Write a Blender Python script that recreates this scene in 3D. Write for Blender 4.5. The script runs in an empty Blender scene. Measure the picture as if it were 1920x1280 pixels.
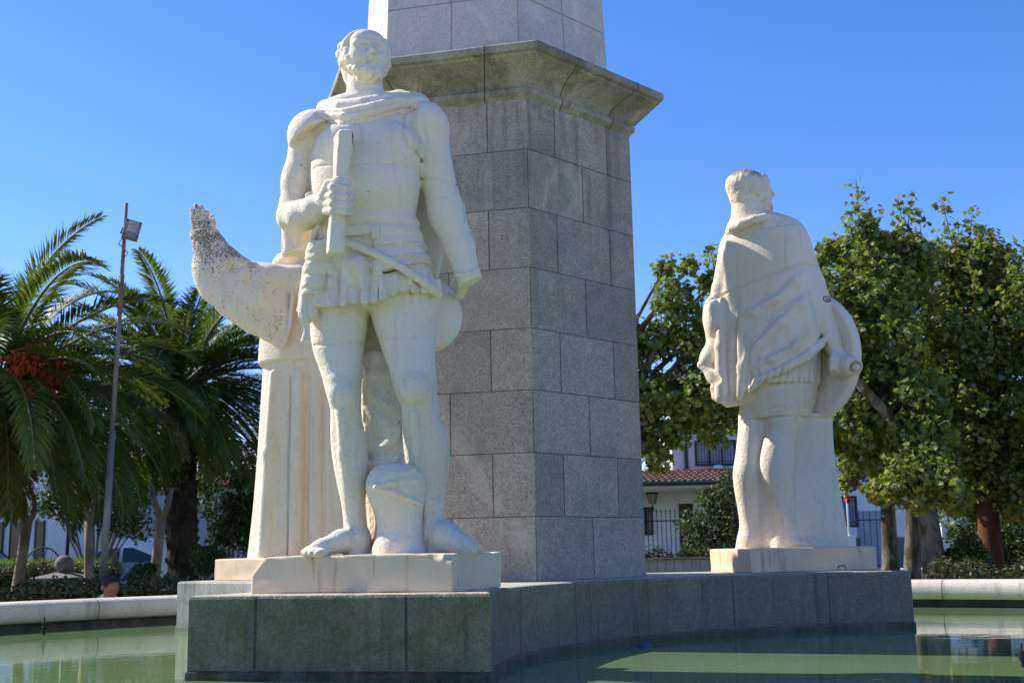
import bpy, bmesh, math, random
import numpy as np
from mathutils import Vector, Matrix

R = math.radians
scene = bpy.context.scene
COL = scene.collection

# ------------------------------------------------------------------ camera
F_PX, PITCH, ROLL = 2246.3, .1746, -.0199          # focal length in px of the 1920 px wide photograph
CAM_Z = .734
FWD = np.array([0, math.cos(PITCH), math.sin(PITCH)])
_up = np.array([0, -math.sin(PITCH), math.cos(PITCH)])
_rt = np.array([1., 0, 0])
RIGHT = _rt * math.cos(ROLL) + _up * math.sin(ROLL)
UP = _up * math.cos(ROLL) - _rt * math.sin(ROLL)
cam_data = bpy.data.cameras.new("camera")
cam = bpy.data.objects.new("camera", cam_data)
COL.objects.link(cam)
cam_data.sensor_width = 36
cam_data.lens = F_PX / 1920 * 36
cam_data.clip_start = .05
cam_data.clip_end = 4000
m = Matrix.Identity(4)
for i in range(3):
    m[i][0] = RIGHT[i]; m[i][1] = UP[i]; m[i][2] = -FWD[i]
m[2][3] = CAM_Z
cam.matrix_world = m
cam_data.dof.use_dof = True
cam_data.dof.focus_distance = 8.2
cam_data.dof.aperture_fstop = 5.0
scene.camera = cam

# ------------------------------------------------------------------ sky, sun, exposure
SUN_AZ = np.array([-.925, .38]); SUN_AZ = SUN_AZ / np.linalg.norm(SUN_AZ)
SUN_EL = R(40)
world = bpy.data.worlds.new("World")
scene.world = world
world.use_nodes = True
wn = world.node_tree.nodes; wl = world.node_tree.links
sky = wn.new("ShaderNodeTexSky")
sky.sky_type = 'NISHITA'
sky.sun_disc = False
sky.sun_elevation = SUN_EL
sky.sun_rotation = math.atan2(SUN_AZ[0], SUN_AZ[1])
sky.altitude = 300
sky.air_density = 1.0
sky.dust_density = .15
sky.ozone_density = 2.2
hs = wn.new("ShaderNodeHueSaturation")
hs.inputs['Saturation'].default_value = 1.28
wl.new(sky.outputs[0], hs.inputs['Color'])
bg = wn["Background"]
bg.inputs['Strength'].default_value = .112
tint = wn.new("ShaderNodeMix"); tint.data_type = 'RGBA'; tint.blend_type = 'MULTIPLY'
tint.inputs[0].default_value = 1; tint.inputs[7].default_value = (1.0, .97, 1.27, 1)      # white balance of the photograph
wl.new(hs.outputs[0], tint.inputs[6])
wl.new(tint.outputs[2], bg.inputs['Color'])
sd = bpy.data.lights.new("sun", 'SUN')
sd.energy = 5.0
sd.angle = R(.5)
sd.color = (1.0, .93, .82)
sun = bpy.data.objects.new("sun", sd)
COL.objects.link(sun)
tosun = Vector((SUN_AZ[0] * math.cos(SUN_EL), SUN_AZ[1] * math.cos(SUN_EL), math.sin(SUN_EL)))
sun.rotation_euler = (-tosun).to_track_quat('-Z', 'Y').to_euler()
scene.view_settings.view_transform = 'Standard'
scene.view_settings.look = 'None'
scene.view_settings.exposure = .66
scene.view_settings.gamma = 1
scene.cycles.max_bounces = 8
scene.cycles.diffuse_bounces = 5
scene.cycles.glossy_bounces = 3
scene.cycles.transmission_bounces = 3
scene.cycles.transparent_max_bounces = 4

# ------------------------------------------------------------------ measuring helpers
def ray(x, y):
    return FWD * F_PX + RIGHT * (x - 960) - UP * (y - 640)
def at(x, y, Y):
    """point seen at photo pixel (x, y) and standing Y metres in front of the camera"""
    d = ray(x, y)
    return np.array([0, 0, CAM_Z]) + d * (Y / d[1])
def on(x, y, z):
    d = ray(x, y)
    return np.array([0, 0, CAM_Z]) + d * ((z - CAM_Z) / d[2])
def mpp(P):
    """metres per photo pixel at world point P"""
    return float((np.asarray(P) - np.array([0, 0, CAM_Z])) @ FWD) / F_PX

# ------------------------------------------------------------------ object helpers
def tag(o, label=None, cat=None, group=None, kind=None):
    if label: o['label'] = label
    if cat: o['category'] = cat
    if group: o['group'] = group
    if kind: o['kind'] = kind
    return o
def empty(name, loc, label, cat, group=None, rz=0):
    o = bpy.data.objects.new(name, None)
    o.empty_display_size = .2
    COL.objects.link(o)
    o.location = loc; o.rotation_euler = (0, 0, rz)
    tag(o, label, cat, group)
    return o
def link(name, me, mat=None, parent=None, local=False):
    o = bpy.data.objects.new(name, me)
    COL.objects.link(o)
    if mat is not None and not me.materials: me.materials.append(mat)
    if parent is not None:
        o.parent = parent
        if not local:
            pm = parent.matrix_basis.copy()
            q = parent.parent
            while q is not None:
                pm = q.matrix_basis @ pm; q = q.parent
            o.matrix_basis = pm.inverted()           # geometry is given in world space
    return o
class MB:
    """collects shapes, then builds them as ONE mesh"""
    def __init__(s): s.v = []; s.f = []; s.uv = None
    def add(s, vs, fs):
        o = len(s.v); s.v += [tuple(map(float, v)) for v in vs]; s.f += [tuple(i + o for i in f) for f in fs]
    def box(s, c, h, rz=0, M=None):
        c = np.asarray(c, float); cs, sn = math.cos(rz), math.sin(rz)
        vs = []
        for x in (-1, 1):
            for y in (-1, 1):
                for z in (-1, 1):
                    p = np.array([x * h[0], y * h[1], z * h[2]])
                    if M is not None: p = M @ p
                    else: p = np.array([p[0] * cs - p[1] * sn, p[0] * sn + p[1] * cs, p[2]])
                    vs.append(c + p)
        s.add(vs, [(0, 1, 3, 2), (4, 6, 7, 5), (0, 4, 5, 1), (2, 3, 7, 6), (0, 2, 6, 4), (1, 5, 7, 3)])
    def tube(s, pts, rad, n=8, cap=True, jit=0, rng=None):
        pts = [np.asarray(p, float) for p in pts]
        if not hasattr(rad, '__len__'): rad = [rad] * len(pts)
        vs = []; fs = []
        ref = np.array([.31, .87, .38])
        for i, p in enumerate(pts):
            d = pts[min(i + 1, len(pts) - 1)] - pts[max(i - 1, 0)]
            d = d / (np.linalg.norm(d) + 1e-9)
            a = np.cross(d, ref)
            if np.linalg.norm(a) < .05: a = np.cross(d, [1, 0, 0])
            a /= np.linalg.norm(a); b = np.cross(d, a)
            for k in range(n):
                t = 2 * math.pi * k / n
                r = rad[i] * (1 + (jit * rng.uniform(-1, 1) if jit else 0))
                vs.append(p + r * (a * math.cos(t) + b * math.sin(t)))
        for i in range(len(pts) - 1):
            for k in range(n):
                k2 = (k + 1) % n
                fs.append((i * n + k, i * n + k2, (i + 1) * n + k2, (i + 1) * n + k))
        if cap:
            fs.append(tuple(range(n))[::-1]); fs.append(tuple((len(pts) - 1) * n + k for k in range(n)))
        s.add(vs, fs)
    def lathe(s, c, prof, n=24, M=None):
        """prof = [(r, z)] round the vertical through c"""
        c = np.asarray(c, float); vs = []; fs = []
        for r, z in prof:
            for k in range(n):
                t = 2 * math.pi * k / n
                p = np.array([r * math.cos(t), r * math.sin(t), z])
                if M is not None: p = M @ p
                vs.append(c + p)
        for i in range(len(prof) - 1):
            for k in range(n):
                k2 = (k + 1) % n
                fs.append((i * n + k, i * n + k2, (i + 1) * n + k2, (i + 1) * n + k))
        fs.append(tuple(range(n))[::-1]); fs.append(tuple((len(prof) - 1) * n + k for k in range(n)))
        s.add(vs, fs)
    def prism(s, poly, z0, z1):
        n = len(poly)
        s.add([(p[0], p[1], z0) for p in poly] + [(p[0], p[1], z1) for p in poly],
              [tuple(range(n))[::-1], tuple(range(n, 2 * n))] + [(i, (i + 1) % n, (i + 1) % n + n, i + n) for i in range(n)])
    def mesh(s, name, smooth=False):
        me = bpy.data.meshes.new(name)
        me.from_pydata(s.v, [], s.f); me.update()
        if smooth:
            me.polygons.foreach_set('use_smooth', np.ones(len(me.polygons), bool))
        return me
    def build(s, name, mat, parent=None, smooth=False, bevel=0, seg=2, local=False):
        me = s.mesh(name, smooth)
        if bevel:
            bm = bmesh.new(); bm.from_mesh(me)
            es = [e for e in bm.edges if len(e.link_faces) == 2 and e.calc_face_angle(0) > .5]
            bmesh.ops.bevel(bm, geom=es, offset=bevel, segments=seg, profile=.6, affect='EDGES')
            bm.to_mesh(me); bm.free()
        return link(name, me, mat, parent, local)

# ------------------------------------------------------------------ material helpers
class NT:
    def __init__(s, name):
        s.m = bpy.data.materials.new(name); s.m.use_nodes = True
        s.t = s.m.node_tree; s.n = s.t.nodes; s.l = s.t.links
        s.b = s.n["Principled BSDF"]
    def node(s, typ, **kw):
        x = s.n.new(typ)
        for k, v in kw.items(): setattr(x, k, v)
        return x
    def put(s, sock, v):
        if isinstance(v, bpy.types.NodeSocket): s.l.new(v, sock)
        elif v is not None:
            try: sock.default_value = v
            except Exception: sock.default_value = (*v, 1) if len(v) == 3 else v
    def coord(s, kind='Object'): return s.node("ShaderNodeTexCoord").outputs[kind]
    def mapping(s, vec, scale=(1, 1, 1), loc=(0, 0, 0)):
        x = s.node("ShaderNodeMapping"); s.put(x.inputs['Vector'], vec)
        x.inputs['Scale'].default_value = scale; x.inputs['Location'].default_value = loc
        return x.outputs[0]
    def noise(s, vec, scale, detail=4, rough=.55, dist=0):
        x = s.node("ShaderNodeTexNoise"); s.put(x.inputs['Vector'], vec)
        x.inputs['Scale'].default_value = scale; x.inputs['Detail'].default_value = detail
        x.inputs['Roughness'].default_value = rough; x.inputs['Distortion'].default_value = dist
        return x.outputs['Fac']
    def voro(s, vec, scale, out='Distance'):
        x = s.node("ShaderNodeTexVoronoi"); s.put(x.inputs['Vector'], vec); x.inputs['Scale'].default_value = scale
        return x.outputs[out]
    def ramp(s, fac, a, b, ca=(0, 0, 0), cb=(1, 1, 1)):
        x = s.node("ShaderNodeValToRGB"); s.put(x.inputs[0], fac)
        e = x.color_ramp.elements; e[0].position = a; e[1].position = b
        e[0].color = (*ca, 1); e[1].color = (*cb, 1)
        return x.outputs[0]
    def mix(s, fac, a, b, mode='MIX'):
        x = s.node("ShaderNodeMix", data_type='RGBA', blend_type=mode)
        s.put(x.inputs[0], fac); s.put(x.inputs[6], a); s.put(x.inputs[7], b)
        return x.outputs[2]
    def math(s, op, a, b=None, clamp=False):
        x = s.node("ShaderNodeMath", operation=op, use_clamp=clamp); s.put(x.inputs[0], a)
        if b is not None: s.put(x.inputs[1], b)
        return x.outputs[0]
    def attr(s, name, out='Fac'):
        x = s.node("ShaderNodeAttribute"); x.attribute_name = name
        return x.outputs[out]
    def bump(s, h, strength=.3, dist=.02, normal=None):
        x = s.node("ShaderNodeBump"); s.put(x.inputs['Height'], h)
        x.inputs['Strength'].default_value = strength; x.inputs['Distance'].default_value = dist
        if normal is not None: s.l.new(normal, x.inputs['Normal'])
        return x.outputs[0]
    def done(s, col, rough=.8, normal=None, spec=.3, **kw):
        s.put(s.b.inputs['Base Color'], col); s.put(s.b.inputs['Roughness'], rough)
        s.b.inputs['Specular IOR Level'].default_value = spec
        if normal is not None: s.l.new(normal, s.b.inputs['Normal'])
        for k, v in kw.items(): s.put(s.b.inputs[k], v)
        return s.m
def simple(name, col, rough=.7, var=.12, scale=6, bump=0, bscale=40, metallic=0, spec=.3):
    t = NT(name); c = t.coord()
    n = t.noise(c, scale, 5)
    dark = tuple(x * (1 - var * 1.6) for x in col); lite = tuple(min(1, x * (1 + var)) for x in col)
    nb = t.bump(t.noise(c, bscale, 4), bump, .02) if bump else None
    return t.done(t.ramp(n, .3, .7, dark, lite), rough, nb, spec, Metallic=metallic)
# ------------------------------------------------------------------ materials
def granite(name, dark, lite, brick=None, tint=.18, mortar=(.13, .12, .11), stain=(.16, .17, .15), stain_amt=.6,
            algae_shade=False, speck=150, msize=.012, dirty=False, rowh=1., offset=.5, streaks=False):
    t = NT(name); o = t.coord()
    sp = t.noise(o, speck, 2, .6)
    sp2 = t.voro(o, speck * .55, 'Color')
    grain = t.mix(.5, t.ramp(sp, .36, .64), sp2)
    bw = t.node("ShaderNodeRGBToBW"); t.put(bw.inputs[0], grain)
    g = bw.outputs[0]
    col = t.ramp(g, .22, .72, dark, lite)
    big = t.noise(o, 1.1, 5, .6, .6)
    col = t.mix(t.math('MULTIPLY', t.ramp(big, .46, .66), stain_amt), col, t.mix(.8, col, stain, 'MULTIPLY') if False else stain)
    pat = t.noise(t.mapping(o, (1, 1, .8), (13, 5, 2)), 1.4, 5, .62, 1.2)      # pale lime bloom with ragged edges
    col = t.mix(t.math('MULTIPLY', t.ramp(pat, .57, .63), .38), col, tuple(min(1, x * 1.15) for x in lite))
    med = t.noise(o, 4.2, 4, .6, .3)
    col = t.mix(t.math('MULTIPLY', t.ramp(med, .5, .72), .28), col, tuple(x * .6 for x in dark))
    h = t.math('MULTIPLY', g, .5)
    if streaks:
        sep = t.node("ShaderNodeSeparateXYZ"); t.put(sep.inputs[0], o)
        zf = t.node("ShaderNodeMapRange"); t.put(zf.inputs[0], sep.outputs[2]); zf.inputs[1].default_value = 2.4; zf.inputs[2].default_value = 4.6
        sn = t.noise(t.mapping(o, (7, 7, .35)), 1.5, 5, .65, .3)
        col = t.mix(t.math('MULTIPLY', t.math('MULTIPLY', t.ramp(sn, .5, .68), zf.outputs[0]), .55), col, (.10, .10, .088))
        holes = t.ramp(t.voro(o, 2.6), .0, .03, (1, 1, 1), (0, 0, 0))
        col = t.mix(t.math('MULTIPLY', holes, .85), col, (.03, .028, .025))
    if algae_shade:      # green algae film with shade painted in, amount stored on the mesh
        a = t.attr('algae_shade')
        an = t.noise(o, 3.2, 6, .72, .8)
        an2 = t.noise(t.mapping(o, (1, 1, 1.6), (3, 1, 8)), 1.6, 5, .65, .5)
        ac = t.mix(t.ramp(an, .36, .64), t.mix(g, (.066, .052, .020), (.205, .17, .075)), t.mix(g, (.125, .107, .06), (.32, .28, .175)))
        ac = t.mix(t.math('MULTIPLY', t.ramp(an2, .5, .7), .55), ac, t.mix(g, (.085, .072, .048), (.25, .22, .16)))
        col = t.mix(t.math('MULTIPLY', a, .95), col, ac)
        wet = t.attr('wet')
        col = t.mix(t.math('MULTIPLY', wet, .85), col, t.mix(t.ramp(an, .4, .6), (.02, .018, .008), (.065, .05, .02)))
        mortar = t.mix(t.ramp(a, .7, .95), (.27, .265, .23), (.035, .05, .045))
    if brick:
        br = t.node("ShaderNodeTexBrick"); t.put(br.inputs['Vector'], t.coord('UV'))
        br.offset = offset; br.squash = 1
        br.inputs['Scale'].default_value = 1
        br.inputs['Brick Width'].default_value = brick[0]; br.inputs['Row Height'].default_value = brick[1]
        br.inputs['Mortar Size'].default_value = msize; br.inputs['Mortar Smooth'].default_value = .15
        br.inputs['Bias'].default_value = 0
        br.inputs['Color1'].default_value = (1 - tint, 1 - tint, 1 - tint * .9, 1)
        br.inputs['Color2'].default_value = (1 + tint * .5, 1 + tint * .5, 1 + tint * .45, 1)
        br.inputs['Mortar'].default_value = (.8, .8, .8, 1)
        col = t.mix(1, col, br.outputs['Color'], 'MULTIPLY')
        wob = t.ramp(t.noise(o, 9, 3), .3, .6)
        mf = t.math('MULTIPLY', br.outputs['Fac'], t.math('ADD', t.math('MULTIPLY', wob, .5), .5))
        col = t.mix(mf, col, mortar)
        h = t.math('SUBTRACT', h, t.math('MULTIPLY', br.outputs['Fac'], 1.6))
    if dirty:      # black weathering that grew along the cornice
        dn = t.noise(t.mapping(o, (1, 1, .6)), 3.2, 5, .65, .8)
        col = t.mix(t.math('MULTIPLY', t.ramp(dn, .46, .62), .6), col, t.mix(g, (.04, .042, .028), (.16, .165, .11)))
        ln = t.noise(t.mapping(o, (1, 1, 1.3), (7, 3, 2)), 2.3, 3)
        col = t.mix(t.math('MULTIPLY', t.ramp(ln, .52, .64), .6), col, t.mix(g, (.25, .24, .165), (.46, .44, .32)))
    if algae_shade:
        sep = t.node("ShaderNodeSeparateXYZ"); t.put(sep.inputs[0], o)
        def zr(a, b):
            x = t.node("ShaderNodeMapRange"); t.put(x.inputs[0], sep.outputs[2]); x.inputs[1].default_value = a; x.inputs[2].default_value = b
            return x.outputs[0]
        en = t.noise(o, 38, 4, .75)
        wear = t.ramp(t.math('ADD', en, t.math('MULTIPLY', zr(.44, .512), .32)), .80, .86)          # chipped arris
        col = t.mix(t.math('MULTIPLY', wear, .75), col, (.46, .44, .34))
        tn_ = t.noise(t.mapping(o, (1, 1, .4)), 7, 5, .7)
        tide = t.math('MULTIPLY', zr(.15, .06), t.ramp(tn_, .45, .62))                              # lime left at the waterline
        col = t.mix(t.math('MULTIPLY', tide, .45), col, (.24, .21, .14))
        drip = t.ramp(t.noise(t.mapping(o, (8, 8, .5), (2, 2, 2)), 1.6, 4, .65), .56, .72)
        col = t.mix(t.math('MULTIPLY', drip, .45), col, (.06, .055, .035))
        hole = t.ramp(t.voro(t.mapping(o, (1, 1, 1), (4, 1, 0)), 3.2), .0, .045, (1, 1, 1), (0, 0, 0))
        col = t.mix(t.math('MULTIPLY', hole, .8), col, (.02, .022, .018))
    nb = t.bump(t.math('ADD', h, t.math('MULTIPLY', t.noise(o, 60, 4), .5)), .35, .012)
    return t.done(col, .82, nb, .25)
M_PED = granite("pedestal_granite", (.25, .213, .165), (.52, .458, .365), (1, 1), tint=.17, streaks=True, stain=(.22, .205, .17), stain_amt=.5, mortar=(.07, .065, .06), msize=.008)
M_SHAFT = granite("shaft_granite", (.44, .40, .36), (.64, .60, .545), (1, 1), tint=.05, stain=(.4, .4, .4), stain_amt=.2, mortar=(.3, .28, .25), offset=0)
M_CORN = granite("cornice_granite", (.23, .213, .16), (.48, .44, .345), None, stain=(.13, .13, .10), stain_amt=.5, dirty=True)
M_BASE = granite("platform_granite", (.38, .355, .30), (.66, .61, .51), (.974, .46), tint=.1, mortar=(.30, .31, .29), stain=(.22, .22, .19), stain_amt=.3, algae_shade=True, msize=.010)

def statue_stone():
    t = NT("carved_stone"); o = t.coord()
    n1 = t.noise(o, 2.2, 5, .6, .4)
    col = t.ramp(n1, .3, .72, (.82, .712, .545), (.87, .79, .655))
    wn_ = t.noise(t.mapping(o, (5, 5, .8)), 2.2, 5, .65, .6)       # rain streaks
    col = t.mix(t.math('MULTIPLY', t.ramp(wn_, .54, .74), .5), col, (.62, .50, .35))
    d = t.attr('dirt')                                             # lichen and soot, placed on the mesh
    dn = t.noise(o, 48, 5, .75)
    dn2 = t.noise(o, 6, 3, .6)
    lim = t.math('ADD', t.math('MULTIPLY', d, .42), t.math('MULTIPLY', t.math('SUBTRACT', dn2, .5), .35))
    lich = t.ramp(t.math('ADD', t.math('SUBTRACT', dn, .67), lim), .0, .10)
    col = t.mix(t.math('MULTIPLY', lich, .82), col, (.10, .085, .085))
    pits = t.ramp(t.voro(o, 11), .0, .055, (1, 1, 1), (0, 0, 0))
    pn = t.ramp(t.noise(o, 3.1, 2), .55, .6)
    col = t.mix(t.math('MULTIPLY', t.math('MULTIPLY', pits, pn), .75), col, (.12, .08, .05))
    rg = t.attr('rough')
    fine = t.noise(o, 75, 3, .7)
    fine2 = t.noise(o, 30, 3, .6)
    h = t.math('ADD', t.math('MULTIPLY', fine, .55), t.math('MULTIPLY', fine2, .7))
    h = t.math('SUBTRACT', h, t.math('MULTIPLY', lich, .35))
    x = t.node("ShaderNodeBump"); t.put(x.inputs['Height'], h); x.inputs['Distance'].default_value = .028
    t.put(x.inputs['Strength'], t.math('ADD', t.math('MULTIPLY', rg, .5), .55))
    return t.done(col, .9, x.outputs[0], .2)
M_STONE = statue_stone()
def plinth_stone():
    t = NT("plinth_stone"); o = t.coord()
    col = t.ramp(t.noise(o, 2.5, 5, .6, .3), .3, .72, (.68, .52, .35), (.79, .645, .455))
    st = t.noise(t.mapping(o, (5.5, 5.5, .5)), 1.6, 5, .7, .3)
    col = t.mix(t.math('MULTIPLY', t.ramp(st, .58, .70), .7), col, (.40, .25, .13))
    st2 = t.noise(t.mapping(o, (14, 14, 2)), 1.5, 4, .7)
    col = t.mix(t.math('MULTIPLY', t.ramp(st2, .64, .74), .5), col, (.16, .11, .07))
    pits = t.ramp(t.voro(o, 16), .0, .06, (1, 1, 1), (0, 0, 0))
    col = t.mix(t.math('MULTIPLY', pits, t.math('MULTIPLY', t.ramp(t.noise(o, 6, 2), .5, .56), .8)), col, (.12, .08, .05))
    nb = t.bump(t.math('ADD', t.noise(o, 70, 4, .7), t.math('MULTIPLY', pits, -1)), .4, .012)
    return t.done(col, .9, nb, .2)
M_PLINTH = plinth_stone()
def coping_stone():
    t = NT("coping_stone"); o = t.coord()
    sp = t.noise(o, 140, 3, .6)
    col = t.ramp(sp, .3, .7, (.50, .46, .38), (.66, .61, .52))
    col = t.mix(t.math('MULTIPLY', t.ramp(t.noise(o, 1.7, 4), .5, .7), .35), col, (.38, .36, .26))
    br = t.node("ShaderNodeTexBrick"); t.put(br.inputs['Vector'], t.coord('UV')); br.offset = 0
    br.inputs['Scale'].default_value = 1; br.inputs['Brick Width'].default_value = 1.18; br.inputs['Row Height'].default_value = 50
    br.inputs['Mortar Size'].default_value = .008; br.inputs['Mortar Smooth'].default_value = .1
    col = t.mix(br.outputs['Fac'], col, (.16, .14, .11))
    dr = t.noise(t.mapping(o, (3, 3, .6)), 2.0, 5, .7, .4)
    col = t.mix(t.math('MULTIPLY', t.ramp(dr, .52, .72), .55), col, (.20, .18, .13))
    col = t.mix(t.math('MULTIPLY', t.ramp(t.noise(o, 22, 4, .7), .6, .7), .5), col, (.13, .12, .09))
    return t.done(col, .8, t.bump(t.noise(o, 60, 4), .4, .012), .2)
M_COPING = coping_stone()
M_POOLWALL = simple("pool_wall_paint", (.075, .08, .06), .7, .3, 5)
def water_mat():
    t = NT("pond_water"); o = t.coord()
    c = t.ramp(t.noise(o, .35, 4, .6, .5), .3, .7, (.125, .205, .085), (.165, .255, .115))
    w1 = t.noise(t.mapping(o, (1.0, 2.6, 1)), 2.4, 3, .55, .4)
    w2 = t.noise(t.mapping(o, (1.0, 2.0, 1), (5, 2, 0)), .7, 2, .5)
    w3 = t.noise(t.mapping(o, (1.0, 3.0, 1), (1, 9, 0)), 9, 2, .5)
    calm = t.ramp(t.noise(t.mapping(o, (.5, 1.3, 1)), .55, 2), .42, .66)
    h = t.math('ADD', t.math('ADD', t.math('MULTIPLY', w1, .32), t.math('MULTIPLY', w2, .7)), t.math('MULTIPLY', t.math('MULTIPLY', w3, .1), calm))
    nb = t.bump(h, .085, .03)
    t.b.inputs['IOR'].default_value = 1.33
    return t.done(c, .03, nb, .5)
M_WATER = water_mat()
def ground_mat():
    t = NT("park_soil"); o = t.coord()
    n = t.noise(o, .5, 6, .65); n2 = t.noise(o, 14, 4, .7)
    c = t.ramp(n2, .3, .7, (.10, .085, .06), (.19, .16, .115))
    c = t.mix(t.ramp(n, .46, .56), c, t.ramp(n2, .3, .7, (.035, .06, .015), (.08, .125, .035)))
    return t.done(c, .95, t.bump(n2, .6, .04), .1)
M_GROUND = ground_mat()
M_PAVE = simple("paving", (.52, .45, .36), .85, .12, 9, .2)
M_PLAZA = simple("plaza_paving", (.62, .51, .38), .85, .1, 3, .2)
M_ROAD = simple("road", (.06, .06, .06), .85, .12, 9, .2)
def leaf_mat(name, a, b, c=None, trans=.35, cscale=3.0, camt=.5, rough=.5, pale=None):
    """foliage: each leaf carries its own random tone"""
    t = NT(name)
    rnd = t.attr('tone')
    col = t.mix(rnd, a, b)
    if c is not None:
        col = t.mix(t.math('MULTIPLY', t.ramp(t.attr('autumn'), .5, .75), camt), col, c)
    if pale is not None: col = t.mix(t.ramp(rnd, .82, .9), col, pale)
    t.done(col, rough, None, .22)
    tr = t.node("ShaderNodeBsdfTranslucent")
    bright = t.mix(1, col, (1.6, 1.5, .7, 1), 'MULTIPLY')
    t.put(tr.inputs['Color'], bright)
    mx = t.node("ShaderNodeMixShader"); mx.inputs[0].default_value = trans
    t.l.new(t.b.outputs[0], mx.inputs[1]); t.l.new(tr.outputs[0], mx.inputs[2])
    t.l.new(mx.outputs[0], t.n["Material Output"].inputs['Surface'])
    return t.m
M_PALM = leaf_mat("palm_leaf", (.038, .072, .014), (.12, .175, .036), (.22, .18, .05), .3, camt=.6, rough=.5)
M_PLANE = leaf_mat("plane_leaf", (.07, .115, .016), (.235, .30, .055), (.32, .22, .03), .36, camt=.8, rough=.5, pale=(.27, .31, .18))
M_SHRUB = leaf_mat("shrub_leaf", (.025, .055, .012), (.07, .12, .03), (.13, .10, .03), .2, camt=.4)
M_HEDGE = leaf_mat("hedge_leaf", (.025, .045, .015), (.07, .11, .04), (.16, .10, .05), .15, camt=.5)
M_GRASS = leaf_mat("tall_grass", (.07, .13, .02), (.15, .23, .05), (.22, .22, .07), .35, camt=.5)
M_FRUIT = simple("orange_fruit_stalk", (.36, .08, .013), .6, .3, 30)
def bark_mat(name, a, b, c=None, sc=3.0):
    t = NT(name); o = t.coord()
    n = t.noise(t.mapping(o, (1, 1, .45)), sc, 5, .65, .6)
    col = t.ramp(n, .38, .62, a, b)
    if c is not None: col = t.mix(t.ramp(t.noise(t.mapping(o, (1, 1, .5), (4, 4, 4)), sc * 1.7, 3, .5, .4), .52, .58), col, c)
    return t.done(col, .9, t.bump(t.noise(o, sc * 10, 4, .7), .6, .02), .15)
M_PLANEBARK = bark_mat("plane_bark", (.055, .047, .034), (.22, .20, .16), (.085, .06, .035), 3.2)
M_REDBARK = bark_mat("red_bark", (.07, .03, .018), (.15, .065, .035), None, 3)
M_PALMBARK = bark_mat("palm_bark", (.018, .014, .010), (.06, .045, .03), None, 5)
M_PALMBOSS = bark_mat("palm_boss", (.05, .028, .014), (.17, .09, .04), None, 7)
M_PALEBARK = bark_mat("pale_bark", (.16, .12, .085), (.33, .26, .19), None, 3.5)
M_STEEL = simple("galvanised_steel", (.20, .19, .185), .5, .18, 3, metallic=.35)
M_RUST = simple("rusty_steel", (.20, .13, .10), .75, .3, 6)
M_IRON = simple("black_iron", (.018, .018, .02), .5, .15, 5)
M_BLACK = simple("black_plastic", (.012, .012, .014), .35, .1, 5)
M_LAMPGLASS = simple("floodlight_glass", (.42, .40, .32), .12, .2, 12, spec=.6)
M_LAMPBODY = simple("floodlight_housing", (.20, .20, .205), .45, .1, 5)
M_WALLWHITE = simple("white_render", (.80, .80, .79), .85, .04, 2)
M_WALLPINK = simple("pink_render", (.74, .64, .65), .85, .04, 2)
M_WALLGREY = simple("grey_dado", (.17, .17, .19), .85, .1, 2)
M_WALLBEIGE = simple("beige_render", (.46, .42, .37), .85, .06, 2)
def tile_mat():
    t = NT("clay_roof_tiles"); o = t.coord()
    n = t.noise(o, 5, 4, .7)
    return t.done(t.ramp(n, .3, .7, (.09, .05, .035), (.33, .19, .13)), .9, t.bump(n, .3, .02), .1)
M_TILES = tile_mat()
M_GLASS = simple("dark_window_glass", (.02, .022, .026), .08, .1, 2, spec=.6)
M_CURTAIN = simple("pale_blind", (.36, .38, .44), .8, .1, 3)
M_FRAME = simple("dark_window_frame", (.05, .035, .028), .6, .15, 4)
M_GREENPIPE = simple("dark_green_pipe", (.03, .045, .04), .5, .1, 4)
M_BRICKWALL = simple("pale_block_wall", (.44, .39, .34), .85, .12, 4, .2)
M_BRICKCAP = simple("brown_wall_cap", (.27, .21, .165), .85, .2, 5, .2)
M_CARBLUE = simple("blue_grey_car_paint", (.16, .22, .33), .25, .04, 3, spec=.6)
M_CARDARK = simple("dark_blue_car_paint", (.012, .02, .045), .25, .04, 3, spec=.6)
M_TYRE = simple("tyre", (.012, .012, .012), .9, .1, 4)
M_CARROOF = simple("white_car_paint", (.66, .69, .74), .25, .04, 3, spec=.6)
M_BALL = simple("grey_stone_ball", (.19, .175, .16), .9, .2, 14, .4)
M_WOOD = simple("weathered_wood", (.16, .095, .05), .8, .3, 10)
M_SKIN = simple("skin", (.21, .10, .07), .6, .12, 30)
M_SHIRT = simple("light_green_shirt", (.28, .52, .26), .8, .08, 10)
M_HAIR = simple("dark_hair", (.02, .014, .012), .7, .2, 30)
M_CAPBLUE = simple("blue_plastic_cap", (.03, .10, .32), .4, .1, 20)
M_LEAFDRY = simple("dry_leaf", (.45, .32, .14), .7, .2, 20)
M_FLAGRED = simple("red_flag_cloth", (.55, .03, .03), .75, .12, 8)
M_FLAGYEL = simple("yellow_flag_cloth", (.62, .40, .03), .75, .12, 8)
M_FLAGGRN = simple("green_flag_cloth", (.02, .16, .07), .75, .12, 8)
M_FLAGWHT = simple("white_flag_cloth", (.62, .66, .68), .75, .08, 8)
M_JOINT = simple("dark_mortar", (.075, .07, .055), .9, .2, 20)
# ------------------------------------------------------------------ ground, pool, monument
GZ = -.22                                            # park ground; the water stands at z = 0
HEX = np.array([-.231, 10.98]); HAZ = -73.71         # centre and first corner of the hexagonal pedestal
BT = .509                                            # top of the platform
POOL = np.array([.72, 7.67]); POOL_R = 8.2
rng = random.Random(7)

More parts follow.
